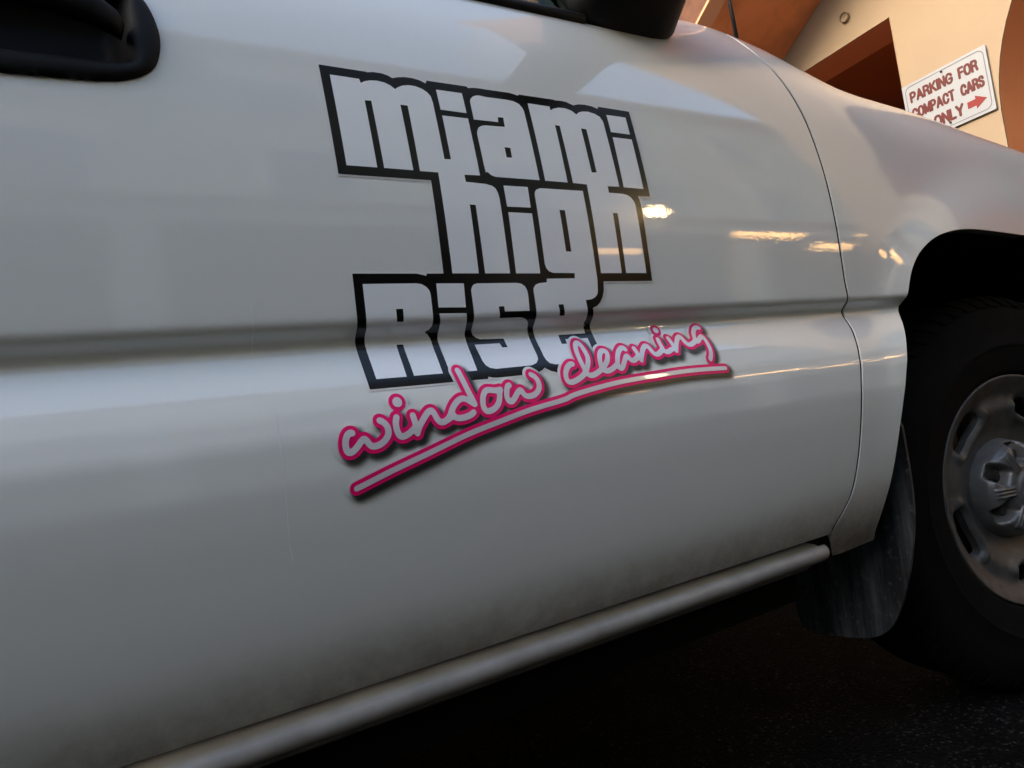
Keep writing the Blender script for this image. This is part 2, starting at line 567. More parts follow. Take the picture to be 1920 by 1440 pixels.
# ------------------------------------------------------------------ contour tracing for the brush script
def seg_dist(X, Zg, lines):
    d = np.full(X.shape, 1.0)
    for ln in lines:
        for (ax, az), (bx, bz) in zip(ln[:-1], ln[1:]):
            vx, vz = bx - ax, bz - az
            L2 = vx * vx + vz * vz + 1e-12
            t = np.clip(((X - ax) * vx + (Zg - az) * vz) / L2, 0, 1)
            d = np.minimum(d, np.hypot(X - ax - t * vx, Zg - az - t * vz))
    return d

def contours(field, xs, zs, level):
    """closed loops where field crosses level (marching squares)"""
    f = field - level
    nxt = {}
    ins = f < 0
    cell = ins[:-1, :-1].astype(int) + 2 * ins[:-1, 1:] + 4 * ins[1:, 1:] + 8 * ins[1:, :-1]
    ii, jj = np.where((cell > 0) & (cell < 15))
    pts = {}
    def pt(a, b):
        key = (a, b) if a < b else (b, a)
        if key not in pts:
            fa, fb = f[key[0]], f[key[1]]
            t = fa / (fa - fb)
            x = xs[key[0][1]] + t * (xs[key[1][1]] - xs[key[0][1]])
            z = zs[key[0][0]] + t * (zs[key[1][0]] - zs[key[0][0]])
            pts[key] = (x, z)
        return key
    for i, j in zip(ii, jj):
        c = cell[i, j]
        A_, B_, C_, D_ = (i, j), (i, j + 1), (i + 1, j + 1), (i + 1, j)
        e = {'b': lambda: pt(A_, B_), 'r': lambda: pt(B_, C_), 't': lambda: pt(D_, C_), 'l': lambda: pt(A_, D_)}
        table = {1: ['bl'], 2: ['rb'], 3: ['rl'], 4: ['tr'], 5: ['bl', 'tr'], 6: ['tb'], 7: ['tl'], 8: ['lt'], 9: ['bt'],
                 10: ['rb', 'lt'], 11: ['rt'], 12: ['lr'], 13: ['br'], 14: ['lb']}
        for sgm in table[c]:
            nxt[e[sgm[0]]()] = e[sgm[1]]()
    loops = []
    while nxt:
        st, cur = nxt.popitem()
        lp = [st]
        while cur != st and cur in nxt:
            lp.append(cur)
            cur = nxt.pop(cur)
        if len(lp) > 12:
            P_ = np.array([pts[k] for k in lp])
            P_ = (np.roll(P_, 1, 0) + 2 * P_ + np.roll(P_, -1, 0)) / 4
            loops.append([tuple(q) for q in P_[::3]])
    return loops

# ------------------------------------------------------------------ lettering outlines, metres along and up the door
LETTERS = [('m_i_h',[[(-1.3159,1.0119),(-1.2861,1.0115),(-1.2851,1.0071),(-1.2804,1.0098),(-1.2745,1.0115),(-1.2667,1.0123),(-1.2592,1.0114),(-1.253,1.0087),(-1.2488,1.0053),(-1.2454,1.0078),(-1.2399,1.0106),(-1.2326,1.0122),(-1.2246,1.012),(-1.2179,1.0101),(-1.2124,1.0067),(-1.2092,1.0024),(-1.2082,.9953),(-1.2079,.931),(-1.2002,.9313),(-1.2003,.9812),(-1.1694,.9811),(-1.1686,.9154),(-1.1875,.9151),(-1.1874,.9072),(-1.1634,.9062),(-1.156,.9046),(-1.1522,.9018),(-1.1503,.8973),(-1.1495,.8903),(-1.1513,.8079),(-1.1818,.8082),(-1.1806,.882),(-1.1875,.8822),(-1.1894,.8083),(-1.2199,.8086),(-1.218,.9155),(-1.2384,.9156),(-1.2385,.9878),(-1.2464,.9879),(-1.2457,.916),(-1.2768,.9162),(-1.2777,.9884),(-1.2846,.9879),(-1.284,.9162),(-1.3151,.9162)]]),('i_dot',[[(-1.2011,1.0114),(-1.1701,1.0114),(-1.1696,.9874),(-1.2007,.9879)]]),('a',[[(-1.1621,1.0022),(-1.1607,1.0056),(-1.1575,1.0088),(-1.1538,1.0106),(-1.1491,1.0115),(-1.1402,1.0107),(-1.1136,1.0109),(-1.1043,1.0102),(-1.0978,1.0077),(-1.0942,1.0031),(-1.0929,.9988),(-1.0921,.9149),(-1.1494,.9151),(-1.1546,.9168),(-1.1584,.9201),(-1.1607,.9194),(-1.1613,.927),(-1.162,.9641),(-1.1607,.9684),(-1.1583,.9718),(-1.1544,.9741),(-1.1492,.9752),(-1.124,.976),(-1.1235,.9874),(-1.1305,.9872),(-1.1314,.9811),(-1.1623,.9808)],[(-1.1302,.9513),(-1.1228,.9509),(-1.1232,.9393),(-1.1302,.9389)]]),('m_h',[[(-1.0851,1.0101),(-1.0547,1.0097),(-1.0544,1.0048),(-1.0496,1.0077),(-1.0413,1.0099),(-1.0321,1.0102),(-1.0235,1.0083),(-1.0171,1.0038),(-1.0125,1.0073),(-1.0059,1.0092),(-.9976,1.0099),(-.9885,1.0083),(-.9812,1.005),(-.978,.9993),(-.9777,.9934),(-.9763,.9137),(-.9944,.9133),(-.9944,.9052),(-.973,.9048),(-.9663,.9037),(-.9614,.9009),(-.9581,.897),(-.9564,.8925),(-.9579,.8062),(-.9898,.8066),(-.9876,.8798),(-.9948,.8798),(-.9966,.8066),(-1.0277,.8069),(-1.0257,.9137),(-1.0456,.9144),(-1.0466,.9859),(-1.0532,.9861),(-1.0533,.9145),(-1.0845,.9147)],[(-1.0153,.9858),(-1.0074,.9855),(-1.007,.9299),(-1.0145,.9294)]]),('i_dot2',[[(-.9695,1.009),(-.9387,1.0089),(-.9386,.9854),(-.9691,.9857)]]),('i2',[[(-.9687,.979),(-.938,.9788),(-.9377,.913),(-.9694,.9133)]]),('i_dot3',[[(-1.1415,.9057),(-1.1101,.9058),(-1.1112,.8818),(-1.1417,.8818)]]),('i3',[[(-1.1416,.8754),(-1.111,.8751),(-1.1125,.8075),(-1.1437,.8078)]]),('g_e',[[(-1.1026,.8972),(-1.1016,.9004),(-1.1003,.9022),(-1.0981,.9037),(-1.0936,.9053),(-1.0336,.9053),(-1.0345,.7992),(-1.0364,.7867),(-1.0376,.7826),(-1.0415,.779),(-1.047,.7768),(-1.0555,.7761),(-1.0539,.7584),(-1.053,.7559),(-1.0539,.7534),(-1.0534,.7508),(-1.0524,.747),(-1.0518,.74),(-1.09,.7401),(-1.0907,.7291),(-1.0834,.7289),(-1.0829,.7345),(-1.0516,.734),(-1.0532,.7169),(-1.0549,.7104),(-1.0596,.7064),(-1.0674,.7047),(-1.106,.7057),(-1.1118,.706),(-1.1178,.708),(-1.1206,.7119),(-1.1217,.7168),(-1.122,.7461),(-1.1235,.7511),(-1.1235,.7552),(-1.1242,.7601),(-1.1247,.7887),(-1.1239,.7917),(-1.1207,.7951),(-1.1158,.7966),(-1.1057,.7973),(-1.1049,.8014),(-1.0666,.8014),(-1.0658,.8073),(-1.0948,.8079),(-1.0948,.8078),(-1.1005,.8097),(-1.1034,.8132),(-1.1047,.8182)],[(-1.0725,.8807),(-1.0651,.8805),(-1.0656,.832),(-1.073,.8323)],[(-1.0944,.7723),(-1.0875,.7723),(-1.0861,.7608),(-1.0928,.7609)]]),('r',[[(-1.3163,.7993),(-1.2611,.799),(-1.2555,.798),(-1.2511,.7953),(-1.2482,.7916),(-1.2474,.7871),(-1.2479,.7623),(-1.2476,.7578),(-1.2499,.7549),(-1.2542,.753),(-1.25,.7504),(-1.2469,.746),(-1.2462,.7422),(-1.2465,.7075),(-1.2772,.7078),(-1.2773,.7414),(-1.2843,.7414),(-1.2849,.7076),(-1.3155,.708),(-1.316,.7422),(-1.3161,.749),(-1.3162,.7535),(-1.3162,.7584),(-1.317,.7621)],[(-1.2861,.7743),(-1.2789,.7742),(-1.2792,.7624),(-1.2862,.7626)]]),('i_dot4',[[(-1.2396,.7985),(-1.2086,.7981),(-1.21,.7732),(-1.2407,.7741)]]),('i4',[[(-1.2406,.7682),(-1.2101,.7673),(-1.2095,.7608),(-1.208,.7547),(-1.2078,.7499),(-1.2072,.7417),(-1.2078,.7072),(-1.2386,.707),(-1.2388,.7319),(-1.2389,.7446),(-1.2388,.7498),(-1.2387,.7552),(-1.2392,.7589)]]),('s',[[(-1.2012,.7905),(-1.2002,.7933),(-1.1976,.7965),(-1.1932,.7978),(-1.1443,.7974),(-1.1389,.7964),(-1.1348,.7934),(-1.1327,.7889),(-1.1324,.784),(-1.1332,.7669),(-1.1642,.7673),(-1.1642,.7728),(-1.171,.7727),(-1.1705,.7615),(-1.1444,.7612),(-1.1389,.7602),(-1.1344,.758),(-1.1315,.7555),(-1.1306,.7514),(-1.1295,.7469),(-1.1296,.7174),(-1.1306,.7133),(-1.1346,.7094),(-1.1412,.7074),(-1.1853,.7071),(-1.192,.7087),(-1.1959,.712),(-1.1976,.7167),(-1.1989,.7356),(-1.1688,.7353),(-1.1676,.7303),(-1.1609,.7301),(-1.1618,.7403),(-1.1904,.7414),(-1.1946,.7433),(-1.1983,.7473),(-1.2005,.752),(-1.2011,.7567),(-1.2014,.7605)]])]
OUTLINE = [(-1.3252,1.0217),(-1.2768,1.0212),(-1.276,1.0207),(-1.2696,1.022),(-1.2601,1.022),(-1.2536,1.0204),(-1.2492,1.018),(-1.2429,1.02),(-1.2347,1.0215),(-1.2256,1.0215),(-1.2178,1.0201),(-1.2117,1.0173),(-1.2099,1.021),(-1.1619,1.0209),(-1.1606,1.0192),(-1.1536,1.0205),(-1.1457,1.0208),(-1.1378,1.0206),(-1.1076,1.0207),(-1.1007,1.0197),(-1.0962,1.0186),(-1.0946,1.0202),(-1.0461,1.0201),(-1.0444,1.0195),(-1.0358,1.0199),(-1.0281,1.0195),(-1.0179,1.0161),(-1.0099,1.0185),(-1.0002,1.0193),(-.9895,1.0185),(-.9809,1.0159),(-.9789,1.0192),(-.9298,1.0184),(-.9288,.9036),(-.9493,.9032),(-.9476,.8986),(-.9469,.8929),(-.9502,.7968),(-1.0256,.7975),(-1.0273,.7865),(-1.0304,.7793),(-1.0347,.7732),(-1.0399,.7692),(-1.0467,.7669),(-1.0443,.7581),(-1.0439,.7547),(-1.044,.7504),(-1.0424,.7444),(-1.0418,.7366),(-1.0427,.7195),(-1.0439,.7118),(-1.0502,.7024),(-1.0599,.6968),(-1.0779,.6958),(-1.1133,.6973),(-1.1206,.6995),(-1.1263,.7036),(-1.1302,.7013),(-1.1382,.6985),(-1.1475,.6978),(-1.1867,.698),(-1.1929,.6985),(-1.1976,.6999),(-1.1989,.6977),(-1.3243,.6989),(-1.325,.7198),(-1.3252,.7428),(-1.3255,.751),(-1.3255,.7546),(-1.3256,.7581),(-1.3258,.7625),(-1.3249,.8095),(-1.2596,.8089),(-1.255,.8079),(-1.2489,.8065),(-1.2486,.8087),(-1.2299,.8087),(-1.2276,.9067),(-1.3243,.9072)]
STROKES = [[(-1.35,.6607),(-1.3517,.6613),(-1.354,.6602),(-1.3564,.6567),(-1.3575,.652),(-1.3573,.6471),(-1.3559,.6445),(-1.3539,.644),(-1.3505,.6451),(-1.3464,.6487),(-1.3421,.6534),(-1.3398,.6545),(-1.3378,.6528),(-1.3361,.6494),(-1.3335,.6469),(-1.3299,.6464),(-1.3245,.6478),(-1.3195,.6511),(-1.3162,.6556),(-1.3158,.6606),(-1.3173,.6645),(-1.3204,.6677),(-1.3225,.6687)],[(-1.3059,.6697),(-1.3074,.6662),(-1.3081,.6611),(-1.3074,.6559),(-1.3056,.6525),(-1.3027,.6514),(-1.2986,.6526),(-1.2935,.6553),(-1.289,.6587)],[(-1.2895,.6696),(-1.2891,.6662),(-1.2885,.6616),(-1.2877,.6571),(-1.288,.6529)],[(-1.2879,.6534),(-1.285,.659),(-1.2798,.665),(-1.2745,.6704),(-1.2708,.6724),(-1.2686,.6714),(-1.2671,.6673),(-1.2651,.6618),(-1.2614,.6594),(-1.2561,.661),(-1.2505,.6638)],[(-1.2561,.6611),(-1.252,.6641),(-1.2499,.6677),(-1.2471,.672),(-1.243,.6763),(-1.2379,.6796),(-1.2334,.6803),(-1.2295,.6787),(-1.226,.6756),(-1.2227,.6732)],[(-1.2303,.7085),(-1.2288,.7005),(-1.2272,.6921),(-1.2254,.6839),(-1.2235,.6781),(-1.2224,.6732)],[(-1.2489,.6691),(-1.2484,.6652),(-1.2457,.6622),(-1.2408,.6612),(-1.2338,.6619),(-1.2282,.6636),(-1.2256,.6653)],[(-1.1893,.6847),(-1.195,.684),(-1.2,.6853),(-1.2053,.6859),(-1.2093,.683),(-1.2122,.6777),(-1.2135,.6714),(-1.213,.6666),(-1.21,.6643),(-1.2049,.6649),(-1.1993,.6674),(-1.1949,.6718),(-1.1924,.6772),(-1.1915,.682),(-1.1893,.6847)],[(-1.1779,.6881),(-1.18,.6875),(-1.1822,.6835),(-1.1841,.6788),(-1.1842,.6739),(-1.1822,.6712),(-1.1793,.6713),(-1.1751,.6746),(-1.1709,.6791),(-1.1672,.682),(-1.165,.6814),(-1.1638,.6775),(-1.1613,.6748),(-1.1566,.6743),(-1.1505,.6753),(-1.1449,.679),(-1.1419,.6837),(-1.1417,.6897),(-1.1439,.6943),(-1.1478,.6968)],[(-1.0903,.704),(-1.0939,.7039),(-1.0992,.7005),(-1.1033,.6954),(-1.1053,.6902),(-1.1049,.6856),(-1.1015,.6838),(-1.0959,.6844),(-1.0877,.6871),(-1.0796,.691),(-1.0731,.6974),(-1.0678,.705),(-1.0657,.7105),(-1.0658,.7171),(-1.0672,.7247),(-1.0696,.7286),(-1.073,.7276),(-1.0758,.7236),(-1.0775,.7179),(-1.0781,.7098),(-1.0776,.7018),(-1.0768,.6954),(-1.0752,.6906),(-1.0713,.6887),(-1.0653,.6897),(-1.0573,.6929),(-1.0496,.697),(-1.042,.7028),(-1.0376,.7091),(-1.0363,.7148),(-1.0402,.7166),(-1.0447,.7155),(-1.0493,.71),(-1.0521,.7029),(-1.0532,.6965),(-1.0508,.6923),(-1.0453,.6918),(-1.0373,.6944),(-1.0308,.6978)],[(-1.0079,.7157),(-1.0095,.718),(-1.0139,.7174),(-1.0202,.7128),(-1.0248,.7064),(-1.0282,.7001),(-1.0291,.6953),(-1.0262,.693),(-1.0229,.6947),(-1.0182,.7001),(-1.0124,.7063),(-1.0091,.7077),(-1.008,.703),(-1.0048,.7006),(-.9993,.7023),(-.9938,.7057)],[(-.9943,.7156),(-.993,.7101),(-.9929,.7041),(-.9916,.7006)],[(-.9912,.7017),(-.9855,.7096),(-.9801,.7153),(-.975,.7181),(-.9719,.7171),(-.9702,.7123),(-.9685,.7075),(-.9651,.7053),(-.9594,.7068),(-.9534,.7103)],[(-.9503,.7244),(-.9511,.7196),(-.9509,.714),(-.9506,.7101),(-.9483,.7075),(-.9432,.7079),(-.9366,.7106)],[(-.9333,.7248),(-.9319,.7191),(-.9313,.7126),(-.931,.7082)],[(-.9305,.7094),(-.9243,.7177),(-.9185,.7239),(-.9135,.7264),(-.9115,.7251),(-.9101,.72),(-.9079,.7158),(-.9042,.7139),(-.8966,.7158),(-.8914,.7188)],[(-.8721,.7361),(-.8754,.7376),(-.8803,.7357),(-.886,.7302),(-.8894,.7236),(-.8903,.7195),(-.8889,.7171),(-.8841,.7195),(-.8778,.7237),(-.8749,.724),(-.8732,.7192),(-.8728,.7125),(-.8737,.7052),(-.8766,.699),(-.8816,.6934)]]
UNDERLINE = [(-1.3521,.6121),(-1.339,.616),(-1.3159,.6231),(-1.2919,.6295),(-1.2692,.6358),(-1.2341,.6459),(-1.1974,.6533),(-1.1584,.6612),(-1.1127,.6664),(-1.1045,.6699),(-1.0661,.6752),(-1.0263,.679),(-.9681,.681),(-.9815,.6803),(-.9426,.6821),(-.9027,.6819),(-.8615,.6802)]
DOTS = [((-1.3019,.6837),.0048),((-.9456,.737),.0042)]

def under(parent, o):
    if parent is not None and parent.type == 'EMPTY':
        o.matrix_parent_inverse = Matrix.Translation(-parent.location)
    return o

_obj = obj
def obj(name, me, mat, parent=None, loc=None):
    return under(parent, _obj(name, me, mat, parent, loc))

def chaikin(pts, it=2):
    for _ in range(it):
        out = [pts[0]]
        for a, b in zip(pts[:-1], pts[1:]):
            out.append((a[0] * .75 + b[0] * .25, a[1] * .75 + b[1] * .25))
            out.append((a[0] * .25 + b[0] * .75, a[1] * .25 + b[1] * .75))
        out.append(pts[-1])
        pts = out
    return pts

def prism(loops, place, d0, d1, smooth=False, hx=0.3, cap_back=True):
    """solid with an even-odd outline; place(a, b, d) gives the point"""
    V, Fc = triangulate(loops, hx, hx)
    n_ = len(V)
    vs = [place(a, b, d0) for a, b in V] + [place(a, b, d1) for a, b in V]
    fs = [tuple(f) for f in Fc]
    if cap_back:
        fs += [tuple(n_ + q for q in f[::-1]) for f in Fc]
    from collections import Counter
    cnt = Counter()
    for f in Fc:
        for i in range(3):
            cnt[(f[i], f[(i + 1) % 3])] += 1
    for (a, b) in list(cnt):
        if (b, a) not in cnt:
            fs.append((b, a, n_ + a, n_ + b))
    bm = bmesh.new()
    bv = [bm.verts.new(v) for v in vs]
    for f in fs:
        try: bm.faces.new([bv[i] for i in f])
        except ValueError: pass
    return bm_mesh(bm, smooth)

# ================================================================== GROUND
gm = mesh_from([(-300, -300, 0), (300, -300, 0), (300, 300, 0), (-300, 300, 0)], [(0, 1, 2, 3)], False)
tag(obj('ground', gm, M['asphalt']), kind='structure')

# ================================================================== BUILDING IN FRONT OF THE TRUCK
WO = Vector((2.141, 1.001, 0)); WU = Vector((-0.0962, -0.9954, 0)); WN = Vector((-0.9954, 0.0962, 0))
def wp(u, z, d):
    return WO + WU * u + WN * d + Vector((0, 0, z))

building = empty('stucco_building', WO)
tag(building, 'cream stucco building with terracotta recess and arch ahead of the white truck', 'building')
OPEN = [(-1.75, 0.95), (-0.24, 0.95), (-0.24, 2.447), (-1.75, 2.447)]
ARCH = [(0.188, 0.0), (0.188, 1.72)] + [(0.188 + 0.97 * (1 - math.cos(a)), 1.72 + 0.97 * math.sin(a)) for a in np.linspace(0.03, math.pi - 0.03, 40)] + [(2.128, 1.72), (2.128, 0.0)]
WALL = [(-6, 0.0), (0.188, 0.0)] + ARCH[1:-1] + [(2.128, 0.0), (2.42, 0.0), (2.42, 6.0), (-6, 6.0)]
wall_part = obj('wall', prism([WALL, OPEN], wp, 0.0, -0.26, hx=0.45), M['cream'], building)
# lining of the window-like recess, set just inside the opening
def box_lining(u0, u1, z0, z1, d0, d1, back=True):
    vs = [wp(u, z, d) for d in (d0, d1) for (u, z) in ((u0, z0), (u1, z0), (u1, z1), (u0, z1))]
    fs = [(0, 1, 5, 4), (1, 2, 6, 5), (2, 3, 7, 6), (3, 0, 4, 7)]
    if back: fs.append((4, 5, 6, 7))
    return mesh_from(vs, fs, False)
obj('recess_lining', box_lining(-1.745, -0.2445, 0.955, 2.443, -0.004, -0.262, False), M['orange'], building)  # brighter than the recess room, its colour carries the light on the soffit
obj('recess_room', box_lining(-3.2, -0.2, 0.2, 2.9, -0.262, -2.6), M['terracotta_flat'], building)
ar = [wp(u, z, d) for (u, z) in ARCH for d in (-0.262, -1.7)]
af = [(2 * i, 2 * i + 1, 2 * i + 3, 2 * i + 2) for i in range(len(ARCH) - 1)]
obj('arch_lining', mesh_from(ar, af, True), M['orange'], building)
A2 = [(0.191, 0.0), (0.191, 1.72)] + [(0.191 + 0.967 * (1 - math.cos(a)), 1.72 + 0.967 * math.sin(a)) for a in np.linspace(0.03, math.pi - 0.03, 40)] + [(2.125, 1.72), (2.125, 0.0)]
ar2 = [wp(u, z, d) for (u, z) in A2 for d in (-0.003, -0.261)]
obj('arch_reveal', mesh_from(ar2, af, True), M['orange'], building)
bk = [wp(u, z, -1.7) for (u, z) in ARCH]
obj('arch_back', mesh_from(bk, [tuple(range(len(bk)))], False), M['cream'], building)
# little round fitting on the wall
fit = lathe([(0.0, -0.012), (0.012, -0.012), (0.014, -0.010), (0.014, -0.004), (0.024, -0.004), (0.026, 0.0), (0.026, 0.012)], 28)
kn = obj('wall_fitting', fit, M['cream'], building)
kn.matrix_parent_inverse = Matrix.Identity(4)
kn.location = wp(-0.471, 2.583, 0.011) - building.location
kn.rotation_euler = (0, 0, RAD(-95.5 + 180))
# brown shuttered window high on the wall, half hidden by the stair
obj('shutter', prism([[(-1.62, 2.75), (-1.02, 2.75), (-1.02, 4.2), (-1.62, 4.2)]], wp, 0.03, 0.002, hx=.5), M['roof_tile'], building)

# ---- stair flight climbing along the wall
stair = empty('staircase', wp(-0.6, 0, 0.3))
tag(stair, 'sloping stair flight with terracotta underside and cream edge beam over the hood', 'staircase')
def sp(s, t, d):
    """s along the slope (up to the right), t square to it, d away from the wall"""
    return wp(-0.597 + s * 0.8765, 2.763 + s * 0.4814, d) + Vector((0, 0, t)) - WU * 0
def slab(s0, s1, t0, t1, d0, d1):
    vs = [sp(s, t, d) for s in (s0, s1) for t in (t0, t1) for d in (d0, d1)]
    fs = [(0, 1, 3, 2), (4, 6, 7, 5), (0, 4, 5, 1), (2, 3, 7, 6), (0, 2, 6, 4), (1, 5, 7, 3)]
    bm = bmesh.new(); bv = [bm.verts.new(v) for v in vs]
    for f in fs: bm.faces.new([bv[i] for i in f])
    return bm_mesh(bm)
obj('soffit', slab(-5.2, 3.6, 0.0, 0.16, 0.003, 0.648), M['terracotta'], stair)
obj('edge_beam', slab(-5.2, 3.6, -0.003, 0.014, 0.650, 0.752), M['peach'], stair)
obj('parapet', slab(-5.2, 3.6, 0.016, 1.0, 0.655, 0.748), M['roof_tile'], stair)
for i in range(26):
    u0 = -5.0 + i * 0.29
    z0 = 2.763 + (u0 + 0.597) * 0.5492
    obj('step', prism([[(u0, z0 + 0.185), (u0 + 0.289, z0 + 0.185), (u0 + 0.289, z0 + 0.34), (u0, z0 + 0.34)]], wp, 0.004, 0.647, hx=.5), M['terracotta_flat'], stair)

# ---- parking sign
SGN = empty('parking_sign', wp(-0.026, 1.91, 0.006))
tag(SGN, 'white metal sign reading PARKING FOR COMPACT CARS ONLY with red arrow', 'sign')
def rrect(u0, u1, z0, z1, r, n_=6):
    out = []
    for cx, cz, a0 in ((u1 - r, z1 - r, 0), (u0 + r, z1 - r, 90), (u0 + r, z0 + r, 180), (u1 - r, z0 + r, 270)):
        for k in range(n_ + 1):
            a = RAD(a0 + 90 * k / n_)
            out.append((cx + r * math.cos(a), cz + r * math.sin(a)))
    return out
def sign_tilt(u, z, d):
    return wp(u, z, d + 0.010 + 0.006)
obj('plate', prism([rrect(-0.232, 0.180, 1.758, 2.062, 0.006)], sign_tilt, 0.0, -0.004, hx=.2), M['sign'], SGN)
obj('border_line', prism([rrect(-0.219, 0.168, 1.771, 2.050, 0.030), rrect(-0.2155, 0.1645, 1.7745, 2.0465, 0.027)], sign_tilt, 0.0012, 0.0002, hx=.05), M['sign_grey'], SGN)
GLYPH = {
 'P': (.62, [[(0,0),(0,1),(.32,1),(.5,.94),(.6,.78),(.6,.70),(.5,.52),(.32,.46),(0,.46)]]),
 'A': (.74, [[(0,0),(.37,1),(.74,0)],[(.14,.32),(.60,.32)]]),
 'R': (.66, [[(0,0),(0,1),(.34,1),(.52,.94),(.6,.78),(.6,.72),(.52,.55),(.34,.49),(0,.49)],[(.36,.49),(.54,.36),(.58,.18),(.64,0)]]),
 'K': (.66, [[(0,0),(0,1)],[(.62,1),(0,.38)],[(.20,.56),(.66,0)]]),
 'I': (.04, [[(.02,0),(.02,1)]]),
 'N': (.64, [[(0,0),(0,1),(.64,0),(.64,1)]]),
 'G': (.72, [[(.70,.74),(.62,.92),(.40,1.0),(.2,.95),(.05,.75),(0,.5),(.05,.25),(.2,.05),(.40,0),(.58,.06),(.70,.2),(.70,.46),(.42,.46)]]),
 'F': (.54, [[(0,0),(0,1),(.54,1)],[(0,.52),(.46,.52)]]),
 'O': (.74, [[(.37,1),(.17,.95),(.04,.75),(0,.5),(.04,.25),(.17,.05),(.37,0),(.57,.05),(.70,.25),(.74,.5),(.70,.75),(.57,.95),(.37,1)]]),
 'C': (.68, [[(.68,.70),(.58,.92),(.38,1.0),(.18,.95),(.05,.75),(0,.5),(.05,.25),(.18,.05),(.38,0),(.58,.08),(.68,.30)]]),
 'M': (.78, [[(0,0),(0,1),(.39,.10),(.78,1),(.78,0)]]),
 'T': (.62, [[(0,1),(.62,1)],[(.31,1),(.31,0)]]),
 'S': (.60, [[(.58,.76),(.50,.94),(.30,1.0),(.10,.93),(.03,.76),(.10,.60),(.30,.52),(.50,.44),(.60,.27),(.52,.07),(.30,0),(.09,.06),(0,.25)]]),
 'L': (.50, [[(0,1),(0,0),(.50,0)]]),
 'Y': (.68, [[(0,1),(.34,.46),(.68,1)],[(.34,.46),(.34,0)]]),
}
def text_part(txt, u0, u1, zbase, height, parent, mat, rad=.0056):
    gap = .27
    wtot = sum(GLYPH[c][0] for c in txt) + gap * (len(txt) - 1)
    sc = (u1 - u0) / wtot
    u = u0
    for ch in txt:
        w, lns = GLYPH[ch]
        L_ = [[(u + a * sc, zbase + b * height) for a, b in ln] for ln in lns]
        xs = np.arange(u - .010, u + w * sc + .010, .0009); zs = np.arange(zbase - .010, zbase + height + .010, .0009)
        X_, Z_ = np.meshgrid(xs, zs)
        lp3 = contours(seg_dist(X_, Z_, L_), xs, zs, rad)
        obj('letter', prism(lp3, sign_tilt, 0.0016, 0.0002, hx=.02), mat, parent)
        u += (w + gap) * sc
text_part('PARKING', -0.193, 0.014, 1.969, 0.045, SGN, M['sign_red'])
text_part('FOR', 0.050, 0.132, 1.969, 0.045, SGN, M['sign_red'])
text_part('COMPACT', -0.197, 0.010, 1.885, 0.045, SGN, M['sign_red'])
text_part('CARS', 0.047, 0.147, 1.885, 0.045, SGN, M['sign_red'])
text_part('ONLY', -0.098, 0.038, 1.800, 0.046, SGN, M['sign_red'], .0062)
AR = [(0.062, 1.811), (0.100, 1.811), (0.100, 1.796), (0.150, 1.826), (0.100, 1.858), (0.100, 1.842), (0.062, 1.842)]
obj('arrow', prism([AR], sign_tilt, 0.0014, 0.0002, hx=.1), M['sign_arrow'], SGN)
for (u, z) in ((-0.026, 1.787), (-0.026, 2.040)):
    b = obj('bolt', lathe([(0, -0.003), (0.004, -0.003), (0.005, 0.0), (0.005, 0.004)], 14), M['steel'], SGN)
    b.matrix_parent_inverse = Matrix.Identity(4)
    b.location = sign_tilt(u, z, 0.003) - SGN.location
    b.rotation_euler = (0, 0, RAD(84.5))

# ================================================================== ARCADE ACROSS THE DRIVE (seen mirrored in the paint)
arcade = empty('arcade_building', (2, -9, 0))
tag(arcade, 'long arcade building with clay roof across the drive, mirrored in the truck paint', 'building')
obj('back_wall', box_mesh((-13.9, -11.2, 0), (22, -11.0, 3.4)), M['grey_green_stucco'], arcade)
obj('ceiling', box_mesh((-13.9, -11.0, 3.4), (22, -6.3, 3.5)), M['grey_green_stucco'], arcade)
obj('fascia', box_mesh((-13.9, -6.3, 3.15), (22, -6.1, 3.75)), M['pale_stucco'], arcade)
obj('roof', mesh_from([(-13.9, -5.8, 3.7), (22.4, -5.8, 3.7), (22.4, -9.5, 5.3), (-13.9, -9.5, 5.3), (-13.9, -11.6, 4.6), (22.4, -11.6, 4.6), (-13.9, -5.8, 3.78), (22.4, -5.8, 3.78)],
    [(6, 7, 2, 3), (3, 2, 5, 4), (0, 1, 7, 6)], False), M['roof_tile'], arcade)
for x in range(-13, 22, 4):
    obj('column', box_mesh((x - .2, -6.5, 0), (x + .2, -6.1, 3.15), 0.02), M['pale_stucco'], arcade)
obj('added_upper_storey', box_mesh((-13.8, -15, 3.5), (22, -8.5, 10.2)), M['grey_green_stucco'], arcade)  # storey and its roof added to block sky light from the door
up_roof = obj('added_upper_roof', box_mesh((-13.9, -15.4, 10.2), (22.5, -7.9, 10.5)), M['roof_tile'], arcade)
for x in np.arange(-12, 21, 3.4):
    for z in (5.0, 7.7):
        wf = obj('window', box_mesh((x - .7, -8.5, z), (x + .7, -8.44, z + 1.7)), M['sign'], arcade)
        obj('pane', box_mesh((x - .62, -8.45, z + .08), (x + .62, -8.435, z + 1.62)), M['dark_glass'], wf)
